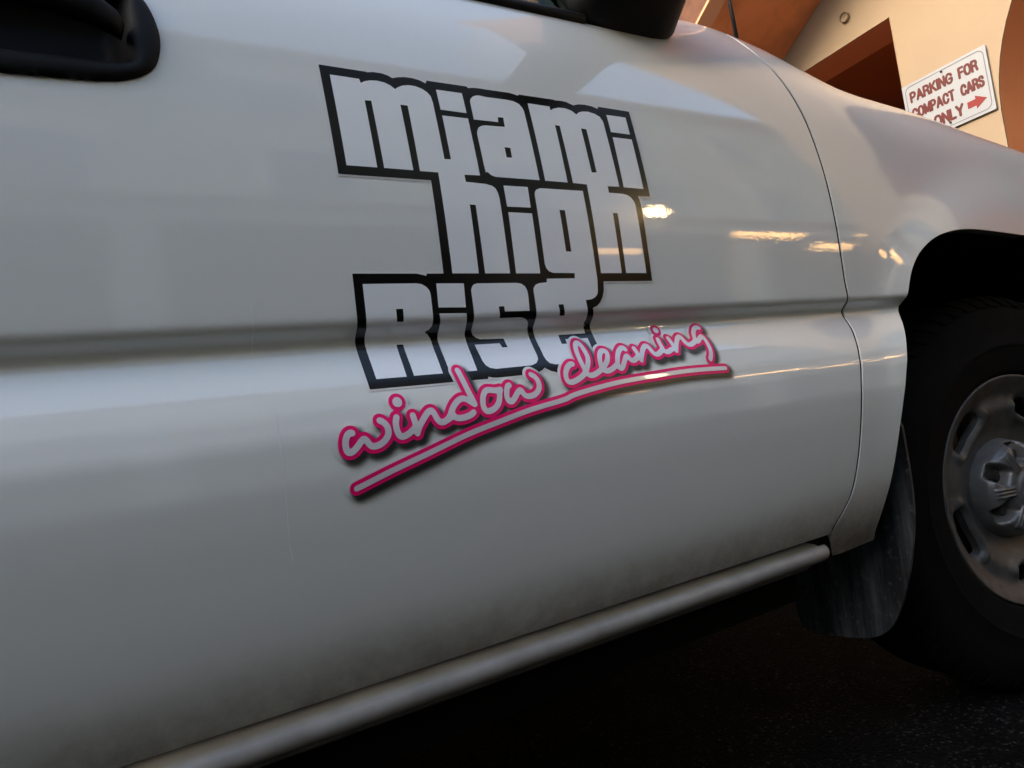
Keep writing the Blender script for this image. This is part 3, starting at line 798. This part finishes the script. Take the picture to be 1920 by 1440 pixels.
for (x0, x1, z0, z1, lab) in ((6.62, 8.13, 3.10, 3.23, 'longest lit warm light box under the arcade eave'),
                              (8.31, 9.28, 2.88, 2.96, 'lit warm light box hanging lowest under the arcade eave'),
                              (9.62, 10.45, 3.22, 3.30, 'lit warm light box at the far end of the arcade eave'),
                              (4.02, 4.72, 2.71, 2.81, 'lit warm light box under the arcade eave nearest the lamp post')):
    xm = (x0 + x1) / 2
    t_ = empty('light_box', (xm, -6.0, z1))
    tag(t_, lab, 'light', 'light boxes under the arcade eave')
    obj('hanger', box_mesh((xm - .02, -6.02, z1), (xm + .02, -5.98, 3.69)), M['black_plastic'], t_)
    obj('housing', box_mesh((x0 - .03, -6.08, z0 - .03), (x1 + .03, -6.03, z1 + .03), 0.01), M['sign'], t_)
    obj('diffuser', box_mesh((x0, -6.029, z0), (x1, -5.96, z1), 0.03), M['warm_lamp'], t_)
lp = empty('lamp_post', (5.06, -5.7, 0))
tag(lp, 'lit globe lamp on a dark post beside the arcade', 'lamp post')
obj('post', tube([(5.06, -5.7, 0), (5.06, -5.7, 3.68)], [0.06, 0.045], 16), M['black_plastic'], lp)
gm_ = bmesh.new(); bmesh.ops.create_uvsphere(gm_, u_segments=24, v_segments=16, radius=0.16)
bmesh.ops.translate(gm_, verts=gm_.verts, vec=(5.06, -5.7, 3.82))
obj('globe', bm_mesh(gm_, True), M['globe'], lp)

# ================================================================== WING ADDED BESIDE THE TRUCK TO BLOCK LIGHT
wing = empty('light_block_wing', (-6, 5, 0))
tag(wing, 'added terracotta wing on the far side of the truck, blocking light', 'building')
obj('wall', box_mesh((-13.9, 4.8, 0), (1.6, 9.0, 6.4)), M['terracotta_flat'], wing)
obj('roof', box_mesh((-13.9, 4.5, 6.4), (1.7, 9.3, 6.7)), M['roof_tile'], wing)
for x in np.arange(-12.0, 1.0, 3.0):
    wf = obj('window', box_mesh((x - .6, 4.74, 1.1), (x + .6, 4.80, 2.5)), M['sign'], wing)
    obj('pane', box_mesh((x - .52, 4.735, 1.18), (x + .52, 4.75, 2.42)), M['dark_glass'], wf)

# ================================================================== BUILDING ADDED BEHIND THE TRUCK TO BLOCK LOW SKY
rear_b = empty('sky_block_building', (-15, 4, 0))
tag(rear_b, 'added unseen stucco building behind the truck, blocking low sky light', 'building')
obj('wall', box_mesh((-22, -14, 0), (-14, 26, 5.6)), M['grey_green_stucco'], rear_b)
obj('roof', box_mesh((-22.3, -14.3, 5.6), (-13.5, 26.3, 5.9)), M['roof_tile'], rear_b)
for y in np.arange(-5.0, 25, 3.2):
    for z in (1.0, 3.6):
        wf = obj('window', box_mesh((-14.0, y - .7, z), (-13.94, y + .7, z + 1.5)), M['sign'], rear_b)
        obj('pane', box_mesh((-13.95, y - .62, z + .08), (-13.935, y + .62, z + 1.42)), M['dark_glass'], wf)

# ================================================================== PICKUP TRUCK
truck = empty('pickup_truck', (-1.2, 0.98, 0))
tag(truck, 'white pickup truck with black and pink window cleaning lettering on its door', 'truck')

LINE = [(-.647, .427), (-.645, .439), (-.633, .457), (-.619, .480), (-.610, .514), (-.601, .557), (-.592, .621), (-.582, .661), (-.568, .699), (-.558, .723), (-.559, .75), (-.563, .78), (-.563, .80), (-.560, .86), (-.556, .917), (-.555, .982), (-.559, 1.044), (-.567, 1.094), (-.577, 1.142), (-.590, 1.18), (-.597, 1.21)]
LINE = chaikin(LINE + [(-.600, float(hc(-.6)) - .004)], 2)
HG = .0023
door_front = [(x - HG, z) for x, z in LINE]
belt = 1.1545
door_loop = [(-1.80, .427)] + door_front
xs_ = np.linspace(-.62, -.76, 10)
door_loop += [(float(x), float(hc(x)) - .004) for x in xs_]
door_loop += [(-.78, 1.20), (-.80, 1.17), (-.825, belt + .001), (-1.795, belt + .006), (-1.80, belt)]
FZ = (.69, .79, .0025)
HB = [(-1.76, .974), (-1.582, .9735), (-1.529, .975), (-1.505, .9765), (-1.492, .980), (-1.478, .987), (-1.469, .998), (-1.464, .1018 * 10), (-1.4645, 1.036), (-1.470, 1.058), (-1.480, 1.073), (-1.495, 1.083), (-1.53, 1.088), (-1.76, 1.088)]
HB = HB[:1] + chaikin(HB[1:], 2)
HB_hole, _ = offset_loop(densify(HB, .01), -.008)
door = panel('front_door', door_loop, .020, .005, M['paint'], truck, FZ, holes=[HB_hole])
door['label'] = 'white front door carrying black and pink lettering'

# fender
ARC = [(-.0, .866), (-.121, .872), (-.203, .875), (-.263, .870), (-.314, .858), (-.360, .835), (-.391, .808), (-.412, .775), (-.424, .745), (-.437, .720), (-.466, .675), (-.490, .618), (-.506, .563), (-.520, .494), (-.527, .448), (-.523, .410), (-.508, .388)]
ARC = chaikin(ARC, 2)
arc_right = [(-x, z) for x, z in ARC][1:]
fend_loop = [(x + HG, z) for x, z in LINE[::-1]] + [(-.638, .405), (-.628, .3865), (-.59, .384)] + ARC[::-1] + arc_right + [(.56, .40), (.86, .42), (.88, .60), (.88, .86)]
fend_loop += [(float(x), float(hc(x)) - .004) for x in np.linspace(.87, -.585, 50)]
fender = panel('fender', fend_loop, .018, .005, M['paint'], truck, FZ)

# black sheet behind the door gap, standing in for the shade there
GAP_SHEET = [(-1.9, .45), (-.64, .45), (-.60, .56), (-.545, .66), (-.545, .75), (-.53, 1.0), (-.55, 1.13), (-.60, 1.17), (-1.9, 1.13)]
sheet('gap_shade_sheet', [GAP_SHEET], .06, .02, -.034, M['black'], truck)
shade_strip = [(x - .010, z) for x, z in LINE[2:-8]] + [(x + .010, z) for x, z in LINE[2:-8]][::-1]
sheet('gap_shade_strip', [shade_strip], .008, .004, -.0014, M['black'], truck)  # black strip painted in for the shade inside the door gap

# rear cab panel and box side
rear_loop = [(-1.805, .427), (-1.805, belt + .006), (-2.50, belt + .006), (-2.50, .427)][::-1]
panel('rear_cab_panel', rear_loop, .04, .008, M['paint'], truck, FZ)
RW = -3.66
rarc = [(x + RW, z) for x, z in ARC[::-1]] + [(x + RW, z) for x, z in arc_right]
box_loop = [(-2.51, 1.17), (-2.51, .40)] + [(-2.9, .40)] + [(2 * RW - x, z) for x, z in rarc] + [(-4.3, .44), (-4.80, .46), (-4.80, 1.17)]
panel('box_side', box_loop, .04, .008, M['paint'], truck, FZ)

# far side of the body, the same pressings turned round
for src, nm in ((door, 'front_door'), (fender, 'fender')):
    c = src.copy(); COL.objects.link(c)
    c.scale = (1, -1, 1); c.location = (0, 1.96, 0)
    if 'label' in c: del c['label']

# rocker panel under the door
def rocker(x0, x1):
    prof = [(.100, .4150), (.060, .4165), (.042, .4160), (.0305, .4120), (.0260, .4055), (.0268, .398), (.032, .391), (.044, .386), (.064, .384), (.066, .372), (.09, .370), (.12, .40)]
    prof = chaikin(prof, 2)
    xs = list(np.linspace(x0, x1, 40))
    vs, fs = [], []
    for x in xs:
        vs += [(x, y, z) for y, z in prof]
    k = len(prof)
    for i in range(len(xs) - 1):
        for j in range(k - 1):
            fs.append((i * k + j, i * k + j + 1, (i + 1) * k + j + 1, (i + 1) * k + j))
    # rounded front end
    o = len(vs)
    cy, cz = .06, .404
    rings = [(0.004, .97), (.007, .88), (.008, .6)]
    prev = (len(xs) - 1) * k
    for dx, s in rings:
        st = len(vs)
        vs += [(x1 + dx, cy + (y - cy) * s, cz + (z - cz) * s) for y, z in prof]
        for j in range(k - 1):
            fs.append((prev + j, prev + j + 1, st + j + 1, st + j))
        prev = st
    return mesh_from(vs, fs, True)
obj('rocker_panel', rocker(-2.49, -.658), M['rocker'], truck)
obj('sill_gap_shade', box_mesh((-2.45, .062, .40), (-.60, .09, .46)), M['black'], truck)  # black box that stands for the shade in the gap above the rocker
obj('end_notch_shade', box_mesh((-.668, .034, .392), (-.640, .06, .4265)), M['black'], truck)  # black box in place of the dark, shaded notch at the rocker end
obj('pinch_weld', box_mesh((-2.45, .070, .335), (-.68, .074, .372)), M['black'], truck)

# wheel-house lining
def liner(arc, xoff):
    vs, fs = [], []
    for x, z in arc:
        y = float(g(x if xoff == 0 else x, z))
        vs += [(x + xoff, y + .012, z + .002), (x + xoff, .14, z + .02), (x + xoff, .46, z + .02)]
    k = len(arc)
    for i in range(k - 1):
        for q in range(2):
            fs.append((i * 3 + q, i * 3 + q + 1, i * 3 + q + 4, i * 3 + q + 3))
    fs.append(tuple(3 * i + 2 for i in range(k)))
    return mesh_from(vs, fs, True)
full_arc = ARC[::-1] + arc_right
obj('wheel_house', liner(full_arc, 0), M['black'], truck)
obj('wheel_house', liner(full_arc, RW), M['black'], truck)

# underbody
obj('floor_pan', box_mesh((-4.7, .10, .44), (-.56, 1.86, .50)), M['black'], truck)
obj('engine_bay', box_mesh((-.56, .50, .36), (.82, 1.46, .95)), M['black'], truck)
for y in (.46, 1.42):
    obj('frame_rail', box_mesh((-4.7, y, .32), (.85, y + .08, .44)), M['black'], truck)
obj('front_axle', tube([(0, .25, .385), (0, 1.7, .385)], .04), M['steel'], truck)
obj('rear_axle', tube([(RW, .25, .385), (RW, 1.7, .385)], .06), M['steel'], truck)
obj('fuel_tank', box_mesh((-3.0, .55, .27), (-1.7, .95, .44), .03), M['black'], truck)

# hood
vs, fs = [], []
hxs = np.linspace(-.575, .86, 48); hys = [0.0, .006, .02, .06, .14, .3, .55, .88]
for x in hxs:
    y0 = float(g(x, float(hc(x)) - .004)) + .006
    for q in hys:
        z = float(hc(x)) - .002 + .05 * (1 - math.exp(-q * 3.0)) * .6 + (q > 0) * min(q, .02) * .25
        vs.append((x, y0 + q, z - .10 * max(0, (x - .72)) ** 1.2))
k = len(hys)
for i in range(len(hxs) - 1):
    for j in range(k - 1):
        fs.append((i * k + j, (i + 1) * k + j, (i + 1) * k + j + 1, i * k + j + 1))
n0 = len(vs)
vs += [(x, 1.96 - y, z) for x, y, z in vs]
fs += [tuple(n0 + q for q in f[::-1]) for f in fs]
for i in range(len(hxs) - 1):
    fs.append((i * k + k - 1, (i + 1) * k + k - 1, n0 + (i + 1) * k + k - 1, n0 + i * k + k - 1))
obj('hood', mesh_from(vs, fs, True), M['paint'], truck)

# nose
obj('front_bumper', box_mesh((.80, .06, .42), (1.02, 1.90, .66), .04, 4), M['chrome'], truck)
obj('grille', box_mesh((.80, .42, .68), (.95, 1.54, .98), .02), M['black_plastic'], truck)
for y in (.10, 1.52):
    obj('headlamp', box_mesh((.78, y, .74), (.94, y + .34, .96), .03, 3), M['lens'], truck)

# cab above the belt: sill trim, glass, pillars, roof
def gl_y(z): return .058 + (z - 1.16) * .30
def quad_strip(pts_a, pts_b, smooth=False):
    vs = [*pts_a, *pts_b]; n_ = len(pts_a)
    return mesh_from(vs, [(i, i + 1, n_ + i + 1, n_ + i) for i in range(n_ - 1)], smooth)
tr = []
for x in np.linspace(-1.80, -.945, 30):
    yb = float(g(x, belt))
    tr.append((x, yb, belt))
prof = [(.0005, -.002), (-.004, .002), (-.0045, .009), (-.002, .0125), (.004, .0145), (.009, .0145), (.016, .012)]
vs, fs = [], []
for (x, y, z) in tr:
    vs += [(x, y + a, z + b) for a, b in prof]
k = len(prof)
for i in range(len(tr) - 1):
    for j in range(k - 1):
        fs.append((i * k + j, i * k + j + 1, (i + 1) * k + j + 1, (i + 1) * k + j))
obj('window_sill_seal', mesh_from(vs, fs, True), M['black_plastic'], truck)
obj('side_window', mesh_from([(-1.78, gl_y(1.15), 1.15), (-.90, gl_y(1.15), 1.15), (-.93, gl_y(1.22), 1.22), (-1.22, gl_y(1.66), 1.66), (-1.78, gl_y(1.66), 1.66)], [(0, 1, 2, 3, 4)], False), M['film_glass'], truck)
obj('rear_side_window', mesh_from([(-2.46, gl_y(1.15), 1.15), (-1.88, gl_y(1.15), 1.15), (-1.88, gl_y(1.66), 1.66), (-2.40, gl_y(1.66), 1.66)], [(0, 1, 2, 3)], False), M['glass'], truck)
# far-side glass
obj('far_side_window', mesh_from([(-2.46, 1.96 - gl_y(1.15), 1.15), (-.90, 1.96 - gl_y(1.15), 1.15), (-1.22, 1.96 - gl_y(1.66), 1.66), (-2.40, 1.96 - gl_y(1.66), 1.66)], [(3, 2, 1, 0)], False), M['glass'], truck)
def pillar(name, a, b, w, mat):
    return obj(name, tube([a, b], w, 10), mat, truck)
pillar('front_pillar', (-.66, .17, 1.235), (-1.28, gl_y(1.70) + .02, 1.72), .038, M['paint'])
pillar('front_pillar', (-.66, 1.79, 1.235), (-1.28, 1.94 - gl_y(1.70), 1.72), .038, M['paint'])
pillar('window_frame', (-.885, gl_y(1.16), 1.16), (-1.235, gl_y(1.68), 1.68), .016, M['black_plastic'])
pillar('window_frame', (-1.22, gl_y(1.68), 1.68), (-1.80, gl_y(1.68), 1.68), .018, M['black_plastic'])
pillar('door_pillar', (-1.83, gl_y(1.15) + .01, 1.15), (-1.83, gl_y(1.70) + .01, 1.70), .045, M['black_plastic'])
pillar('rear_pillar', (-2.49, gl_y(1.15) + .04, 1.10), (-2.44, gl_y(1.70) + .04, 1.70), .055, M['paint'])
pillar('rear_pillar', (-2.49, 1.92 - gl_y(1.15), 1.10), (-2.44, 1.92 - gl_y(1.70), 1.70), .055, M['paint'])
obj('roof', box_mesh((-2.52, .215, 1.69), (-1.24, 1.745, 1.79), .045, 4), M['paint'], truck)
obj('windscreen', mesh_from([(-.60, .22, 1.24), (-.60, 1.74, 1.24), (-1.25, 1.70, 1.72), (-1.25, .26, 1.72)], [(0, 1, 2, 3)], False), M['glass'], truck)
obj('rear_window', mesh_from([(-2.50, .25, 1.20), (-2.50, 1.71, 1.20), (-2.47, 1.68, 1.68), (-2.47, .28, 1.68)], [(3, 2, 1, 0)], False), M['glass'], truck)
obj('dashboard', box_mesh((-1.02, .12, .95), (-.60, 1.84, 1.16), .05, 3), M['black_plastic'], truck)
for y in (.30, 1.16):
    obj('seat', box_mesh((-1.85, y, .62), (-1.66, y + .5, 1.30), .06, 3), M['dark_plastic'], truck)
obj('cargo_bed', box_mesh((-4.78, .10, .55), (-2.53, 1.86, .60)), M['black'], truck)

# ---- door mirror
def loft(sections, n=28, smooth=True, p=2.6):
    """sections: centre, half axis vectors a and b"""
    vs, fs = [], []
    for c, a, b in sections:
        c, a, b = Vector(c), Vector(a), Vector(b)
        for k_ in range(n):
            t = 2 * math.pi * k_ / n
            ct, st = math.cos(t), math.sin(t)
            ct = math.copysign(abs(ct) ** (2 / p), ct); st = math.copysign(abs(st) ** (2 / p), st)
            vs.append(c + a * ct + b * st)
    for i in range(len(sections) - 1):
        for k_ in range(n):
            fs.append((i * n + k_, i * n + (k_ + 1) % n, (i + 1) * n + (k_ + 1) % n, (i + 1) * n + k_))
    fs.append(tuple(range(n))); fs.append(tuple((len(sections) - 1) * n + k_ for k_ in range(n))[::-1])
    bm = bmesh.new(); bv = [bm.verts.new(v) for v in vs]
    for f in fs: bm.faces.new([bv[i] for i in f])
    return bm_mesh(bm, smooth)
mirror = obj('door_mirror', loft([
    ((-0.865, .085, 1.218), (.094, 0, .000), (0, .0, .064)),
    ((-0.865, .046, 1.217), (.096, 0, .000), (0, -.002, .064)),
    ((-0.864, .034, 1.218), (.091, 0, .002), (0, -.004, .060)),
    ((-0.861, .004, 1.226), (.082, 0, .004), (0, -.012, .050)),
    ((-0.855, -.020, 1.238), (.076, 0, .006), (0, -.022, .047)),
    ((-0.849, -.050, 1.262), (.070, 0, .008), (0, -.030, .050)),
    ((-0.847, -.090, 1.320), (.072, 0, .010), (0, -.030, .085)),
    ((-0.847, -.150, 1.345), (.074, 0, .010), (0, -.010, .105)),
    ((-0.847, -.240, 1.345), (.072, 0, .010), (0, -.004, .104)),
    ((-0.847, -.262, 1.345), (.055, 0, .008), (0, -.002, .085)),
], 48, True, 3.4), M['black_plastic'], truck)
obj('mirror_glass', box_mesh((-.938, -.24, 1.26), (-.933, -.08, 1.43)), M['chrome'], mirror)
obj('window_corner_trim', mesh_from([(-.955, gl_y(1.175) - .006, 1.172), (-.86, gl_y(1.16) - .010, 1.170), (-.88, gl_y(1.22) - .010, 1.22), (-1.10, gl_y(1.46) - .006, 1.48)], [(0, 1, 2, 3)], False), M['black_plastic'], truck)

# ---- antenna
obj('antenna', tube([(-.470, .175, 1.20), (-.474, .176, 1.36), (-.49, .178, 1.98)], [.0042, .0032, .0016], 10), M['black_plastic'], truck)

# ---- door handle
hx0, hz0 = -1.62, 1.030
def handle_depth(x, z):
    """bezel proud of the door with a hand recess behind the grip"""
    inx = sstep(-1.478, -1.510, x) 
    lo = sstep(.990, 1.006, z) * sstep(1.072, 1.058, z)
    return .0055 - .034 * inx * lo
V, Fc = triangulate([densify(HB, .004)], .0045, .0045)
d_edge = np.array([min(math.hypot(a - p[0], b - p[1]) for p in densify(HB, .003)) for a, b in V])
prd = np.where(d_edge < .010, 0.0008 + .0047 * np.sqrt(np.clip(1 - (1 - d_edge / .010) ** 2, 0, 1)), handle_depth(V[:, 0], V[:, 1]))
prd = np.where(d_edge < .010, np.minimum(prd, .0055), prd)
pp = np.stack([V[:, 0], g(V[:, 0], V[:, 1]) - prd, V[:, 1]], -1)
handle = obj('door_handle', mesh_from(pp, Fc, True), M['dark_plastic'], door)
grip = [(-1.76, 1.048), (-1.60, 1.048), (-1.545, 1.043), (-1.515, 1.036), (-1.499, 1.029), (-1.493, 1.024)]
sec = []
for i, (x, z) in enumerate(grip):
    y = float(g(x, z)) - [.017, .017, .016, .013, .008, .003][i]
    hgt = [.0145, .0145, .0140, .0125, .010, .006][i]
    sec.append(((x, y, z), (0, .010 if i < 4 else .007, 0), (0.3 * hgt * (i > 1), 0, hgt)))
obj('grip', loft(sec, 20, True, 2.4), M['dark_plastic'], handle)

# ---- decals: vinyl laid on the door skin
edge_loop, _ = offset_loop(densify(OUTLINE, .01), .0019)
sheet('logo_vinyl_edge', [edge_loop], .012, .004, .0005, M['edge_vinyl'], door, FZ)
sheet('logo_outline', [densify(OUTLINE, .01)], .012, .004, .0008, M['black_vinyl'], door, FZ)
for nm, loops in LETTERS:
    sheet('letter', loops, .010, .003, .0011, M['white_vinyl'], door, FZ)

SX = np.arange(-1.375, -.825, .0006); SZ = np.arange(.560, .800, .0006)
GX, GZ = np.meshgrid(SX, SZ)
lines = [chaikin(s, 2) for s in STROKES]
ul = chaikin(UNDERLINE, 2)
dist = np.minimum(seg_dist(GX, GZ, lines), seg_dist(GX, GZ, [ul]) + .0004)
for (c, r_) in DOTS:
    dist = np.minimum(dist, np.hypot(GX - c[0], (GZ - c[1])) - (r_ - .0030))
def big(loops):
    out = []
    for l in loops:
        A_ = np.array(l)
        if np.ptp(A_[:, 0]) > .0025: out.append(l)
    return out
sheet('script_vinyl_edge', big(contours(dist, SX, SZ, .0095)), .006, .003, .0013, M['edge_vinyl'], door, FZ)
# printed soft drop shadow
ox, oz = .0035, -.0042
sd = seg_dist(GX - ox, GZ - oz, lines + [ul])
lp_ = big(contours(sd, SX, SZ, .0122))
V, Fc = triangulate(lp_, .0024, .0018)
p, n = lift(V, .0016)
dv = seg_dist(V[:, 0] - ox, V[:, 1] - oz, lines + [ul])
me = mesh_from(p, Fc, True, n)
at = me.attributes.new('ink', 'FLOAT', 'POINT')
at.data.foreach_set('value', (0.80 * sstep(.0122, .0045, dv)).astype(np.float32))
obj('printed_shadow', me, M['shadow_print'], door)
sheet('script_outline', big(contours(dist, SX, SZ, .0066)), .006, .003, .0020, M['pink_vinyl'], door, FZ)
sheet('script_lettering', big(contours(dist, SX, SZ, .0030)), .006, .003, .0024, M['silver_vinyl'], door, FZ)

# ---- scratches on the door
def scratch(pts, w):
    L_ = [(x - w, z) for x, z in pts] + [(x + w, z) for x, z in pts[::-1]]
    sheet('scratch', [L_], .004, .002, .0003, M['scratch'], door, FZ)
scratch([(-1.4190, .785), (-1.4192, .765), (-1.4196, .742)], .00035)
scratch([(-1.4130, .688), (-1.4125, .660), (-1.4128, .630), (-1.4133, .600), (-1.4137, .575), (-1.4120, .560)], .00030)

# ---- wheels
STEER = RAD(-10.09)
def wheel_y(r):      # depth of the disc face behind the rim plane
    return np.interp(r, [0, .095, .115, .135, .160, .185, .196, .204], [.045, .045, .040, .030, .020, .021, .014, .010])
def make_wheel(parent, loc, rz):
    rim = [(.204, .010), (.208, .007), (.213, .0045), (.2185, .002), (.222, .0005), (.2235, .003), (.2225, .007), (.216, .016), (.205, .03), (.197, .06), (.195, .19), (.21, .20)]
    V, Fc = [], []
    loops = [[(.204 * math.cos(a), .204 * math.sin(a)) for a in np.linspace(0, 2 * math.pi, 96, endpoint=False)]]
    holes = []
    for kq in range(5):
        ac = RAD(130.5 + 72 * kq)
        lp2 = []
        for s_ in np.linspace(0, 2 * math.pi, 28, endpoint=False):
            ct, st = math.cos(s_), math.sin(s_)
            ct = math.copysign(abs(ct) ** .75, ct); st = math.copysign(abs(st) ** .75, st)
            r_ = .168 + .0185 * ct
            a_ = ac + st * .30 * (1 - .12 * ct)
            lp2.append((r_ * math.cos(a_), r_ * math.sin(a_)))
        holes.append(lp2)
    V, Fc = triangulate(loops + holes, .007, .007)
    r_ = np.hypot(V[:, 0], V[:, 1])
    yv = wheel_y(r_)
    for lp2 in holes:       # pressed ridge round every opening, deepest on the hub side
        A_ = np.array(densify(lp2, .004))
        dd = np.sqrt(((V[:, None, :] - A_[None]) ** 2).sum(-1)).min(1)
        yv = yv - .007 * np.exp(-((dd - .010) / .007) ** 2) * (r_ < .172) + .006 * np.exp(-(dd / .005) ** 2)
    vs = [(x, y, z) for (x, z), y in zip(V, yv)]
    fs = [tuple(f) for f in Fc]
    # lip
    n_ = 96; o = len(vs); k_ = len(rim)
    for i in range(n_):
        a = 2 * math.pi * i / n_
        vs += [(q * math.cos(a), h_, q * math.sin(a)) for q, h_ in rim]
    for i in range(n_):
        j = (i + 1) % n_
        for q in range(k_ - 1):
            fs.append((o + i * k_ + q, o + i * k_ + q + 1, o + j * k_ + q + 1, o + j * k_ + q))
    for lp2 in holes:
        o = len(vs); n2 = len(lp2)
        for x, z in lp2:
            y = float(wheel_y(math.hypot(x, z))) + .006
            vs += [(x, y, z), (x * .99, y + .016, z * .99)]
        for i in range(n2):
            j = (i + 1) % n2
            fs.append((o + 2 * i, o + 2 * j, o + 2 * j + 1, o + 2 * i + 1))
    bm = bmesh.new(); bv = [bm.verts.new(v) for v in vs]
    for f in fs:
        try: bm.faces.new([bv[i] for i in f])
        except ValueError: pass
    bmesh.ops.remove_doubles(bm, verts=bm.verts, dist=.0002)
    wh = obj('wheel', bm_mesh(bm, True), M['wheel'], parent)
    wh.matrix_parent_inverse = Matrix.Translation(-parent.location)
    wh.location = loc; wh.rotation_euler = (0, 0, rz)
    # tyre
    tp = [(.216, .020), (.2235, .010), (.2255, .002), (.2285, -.001), (.236, -.003), (.256, -.008), (.275, -.012), (.278, -.0125), (.280, -.0140), (.284, -.0140), (.286, -.0125), (.318, -.011), (.345, -.004), (.360, .004), (.371, .012), (.379, .022)]
    for gy in (.060, .105, .150):
        tp += [(.3835, gy - .030), (.3845, gy - .008), (.374, gy - .007), (.374, gy + .003), (.3845, gy + .004)]
    tp += [(.383, .175), (.376, .195), (.36, .215), (.30, .232), (.24, .225), (.222, .205)]
    obj('tyre', lathe(tp, 128), M['tyre'], wh)
    # shoulder blocks of the tread
    vs, fs = [], []
    for i in range(66):
        a0 = 2 * math.pi * i / 66; a1 = a0 + 2 * math.pi / 66 * .62
        sk = .012
        pr = [(.362, .000), (.3735, .0095), (.3815, .0195), (.3870, .030), (.3870, .048), (.374, .050)]
        o = len(vs)
        for a, s_ in ((a0, 0), (a1, 0)):
            for q, (r2, h2) in enumerate(pr):
                aa = a + sk * q
                vs.append((r2 * math.cos(aa), h2, r2 * math.sin(aa)))
        k2 = len(pr)
        for q in range(k2 - 1):
            fs.append((o + q, o + q + 1, o + k2 + q + 1, o + k2 + q))
        fs.append(tuple(o + q for q in range(k2))); fs.append(tuple(o + k2 + q for q in range(k2))[::-1])
    bm = bmesh.new(); bv = [bm.verts.new(v) for v in vs]
    for f in fs: bm.faces.new([bv[i] for i in f])
    obj('tread_blocks', bm_mesh(bm), M['tyre'], wh)
    # centre cap
    nr, na = 34, 240
    vs, fs = [], []
    rr = np.concatenate([np.linspace(.001, .084, 34), np.linspace(.0855, .0985, 10)])
    for r3 in rr:
        for i in range(na):
            a = 2 * math.pi * i / na
            base = np.interp(r3, [0, .030, .033, .040, .076, .084, .091, .0965, .0985], [-.010, -.010, -.004, -.003, -.001, .003, .014, .034, .046])
            pk = 0; rb = 0
            for kq in range(6):
                ap = RAD(30 + 60 * kq)
                tx = r3 * math.cos(a - ap) - .070; ty = r3 * math.sin(a - ap)
                pk = max(pk, math.exp(-((tx / .0195) ** 6 + (ty / .0165) ** 6)))
                ab = RAD(60 * kq)
                sx_ = r3 * math.cos(a - ab); sy_ = r3 * math.sin(a - ab)
                if sx_ > 0 and abs(sy_) < .0115 and .040 < sx_ < .084:
                    rb = max(rb, (.5 + .5 * math.cos(sy_ / .0070 * 2 * math.pi)) * .0045)
            y = base + .030 * pk * (r3 > .038) - rb * (1 - pk)
            vs.append((r3 * math.cos(a), y, r3 * math.sin(a)))
    for q in range(len(rr) - 1):
        for i in range(na):
            j = (i + 1) % na
            fs.append((q * na + i, q * na + j, (q + 1) * na + j, (q + 1) * na + i))
    fs.append(tuple(range(na))[::-1])
    cp = obj('centre_cap', mesh_from(vs, fs, True), M['cap'], wh)
    for kq in range(6):
        ap = RAD(30 + 60 * kq)
        nb = bmesh.new()
        bmesh.ops.create_cone(nb, cap_ends=True, segments=6, radius1=.0115, radius2=.0100, depth=.020)
        bmesh.ops.bevel(nb, geom=list(nb.edges), offset=.0015, segments=2, affect='EDGES')
        bmesh.ops.rotate(nb, verts=nb.verts, matrix=Matrix.Rotation(RAD(90), 3, 'X'))
        bmesh.ops.translate(nb, verts=nb.verts, vec=(.067 * math.cos(ap), .023, .067 * math.sin(ap)))
        obj('lug_nut', bm_mesh(nb), M['steel'], wh)
    obj('brake_disc', lathe([(.06, .085), (.165, .085), (.165, .11), (.06, .11)], 64, smooth=False), M['steel'], wh)
    cal = box_mesh((-.175, .055, .045), (-.085, .14, .150), .012, 2)
    obj('brake_caliper', cal, M['rust'], wh)
    obj('wheel_back', lathe([(.0, .16), (.20, .16)], 40), M['black'], wh)
    return wh
make_wheel(truck, (0, .05, .385), STEER)
make_wheel(truck, (RW, .06, .385), 0)
for x in (0, RW):
    far = obj('wheel', lathe([(.0, 0), (.385, 0), (.385, -.23), (0, -.23)], 48), M['tyre'], truck)
    far.matrix_parent_inverse = Matrix.Translation(-truck.location)
    far.location = (x, 1.93, .385)

# ---- mud flap behind the front wheel
FL = [(.020, .60), (-.0, .56), (.0, .49), (.004, .426), (.024, .350), (.043, .300), (.061, .262), (.080, .232), (.107, .212), (.140, .203), (.188, .200), (.235, .203), (.252, .215), (.258, .30), (.262, .60)]
FL = FL[:1] + chaikin(FL[1:-1], 2) + FL[-1:]
def flap_place(y, z, d):
    bulge = .018 * math.sin((y - .0) / .26 * math.pi) - .05 * max(0, .35 - z) ** 1.2
    return Vector((-.468 + bulge + d, y, z))
obj('mud_flap', prism([FL], flap_place, 0.0, .006, hx=.015, smooth=False), M['flap'], truck)
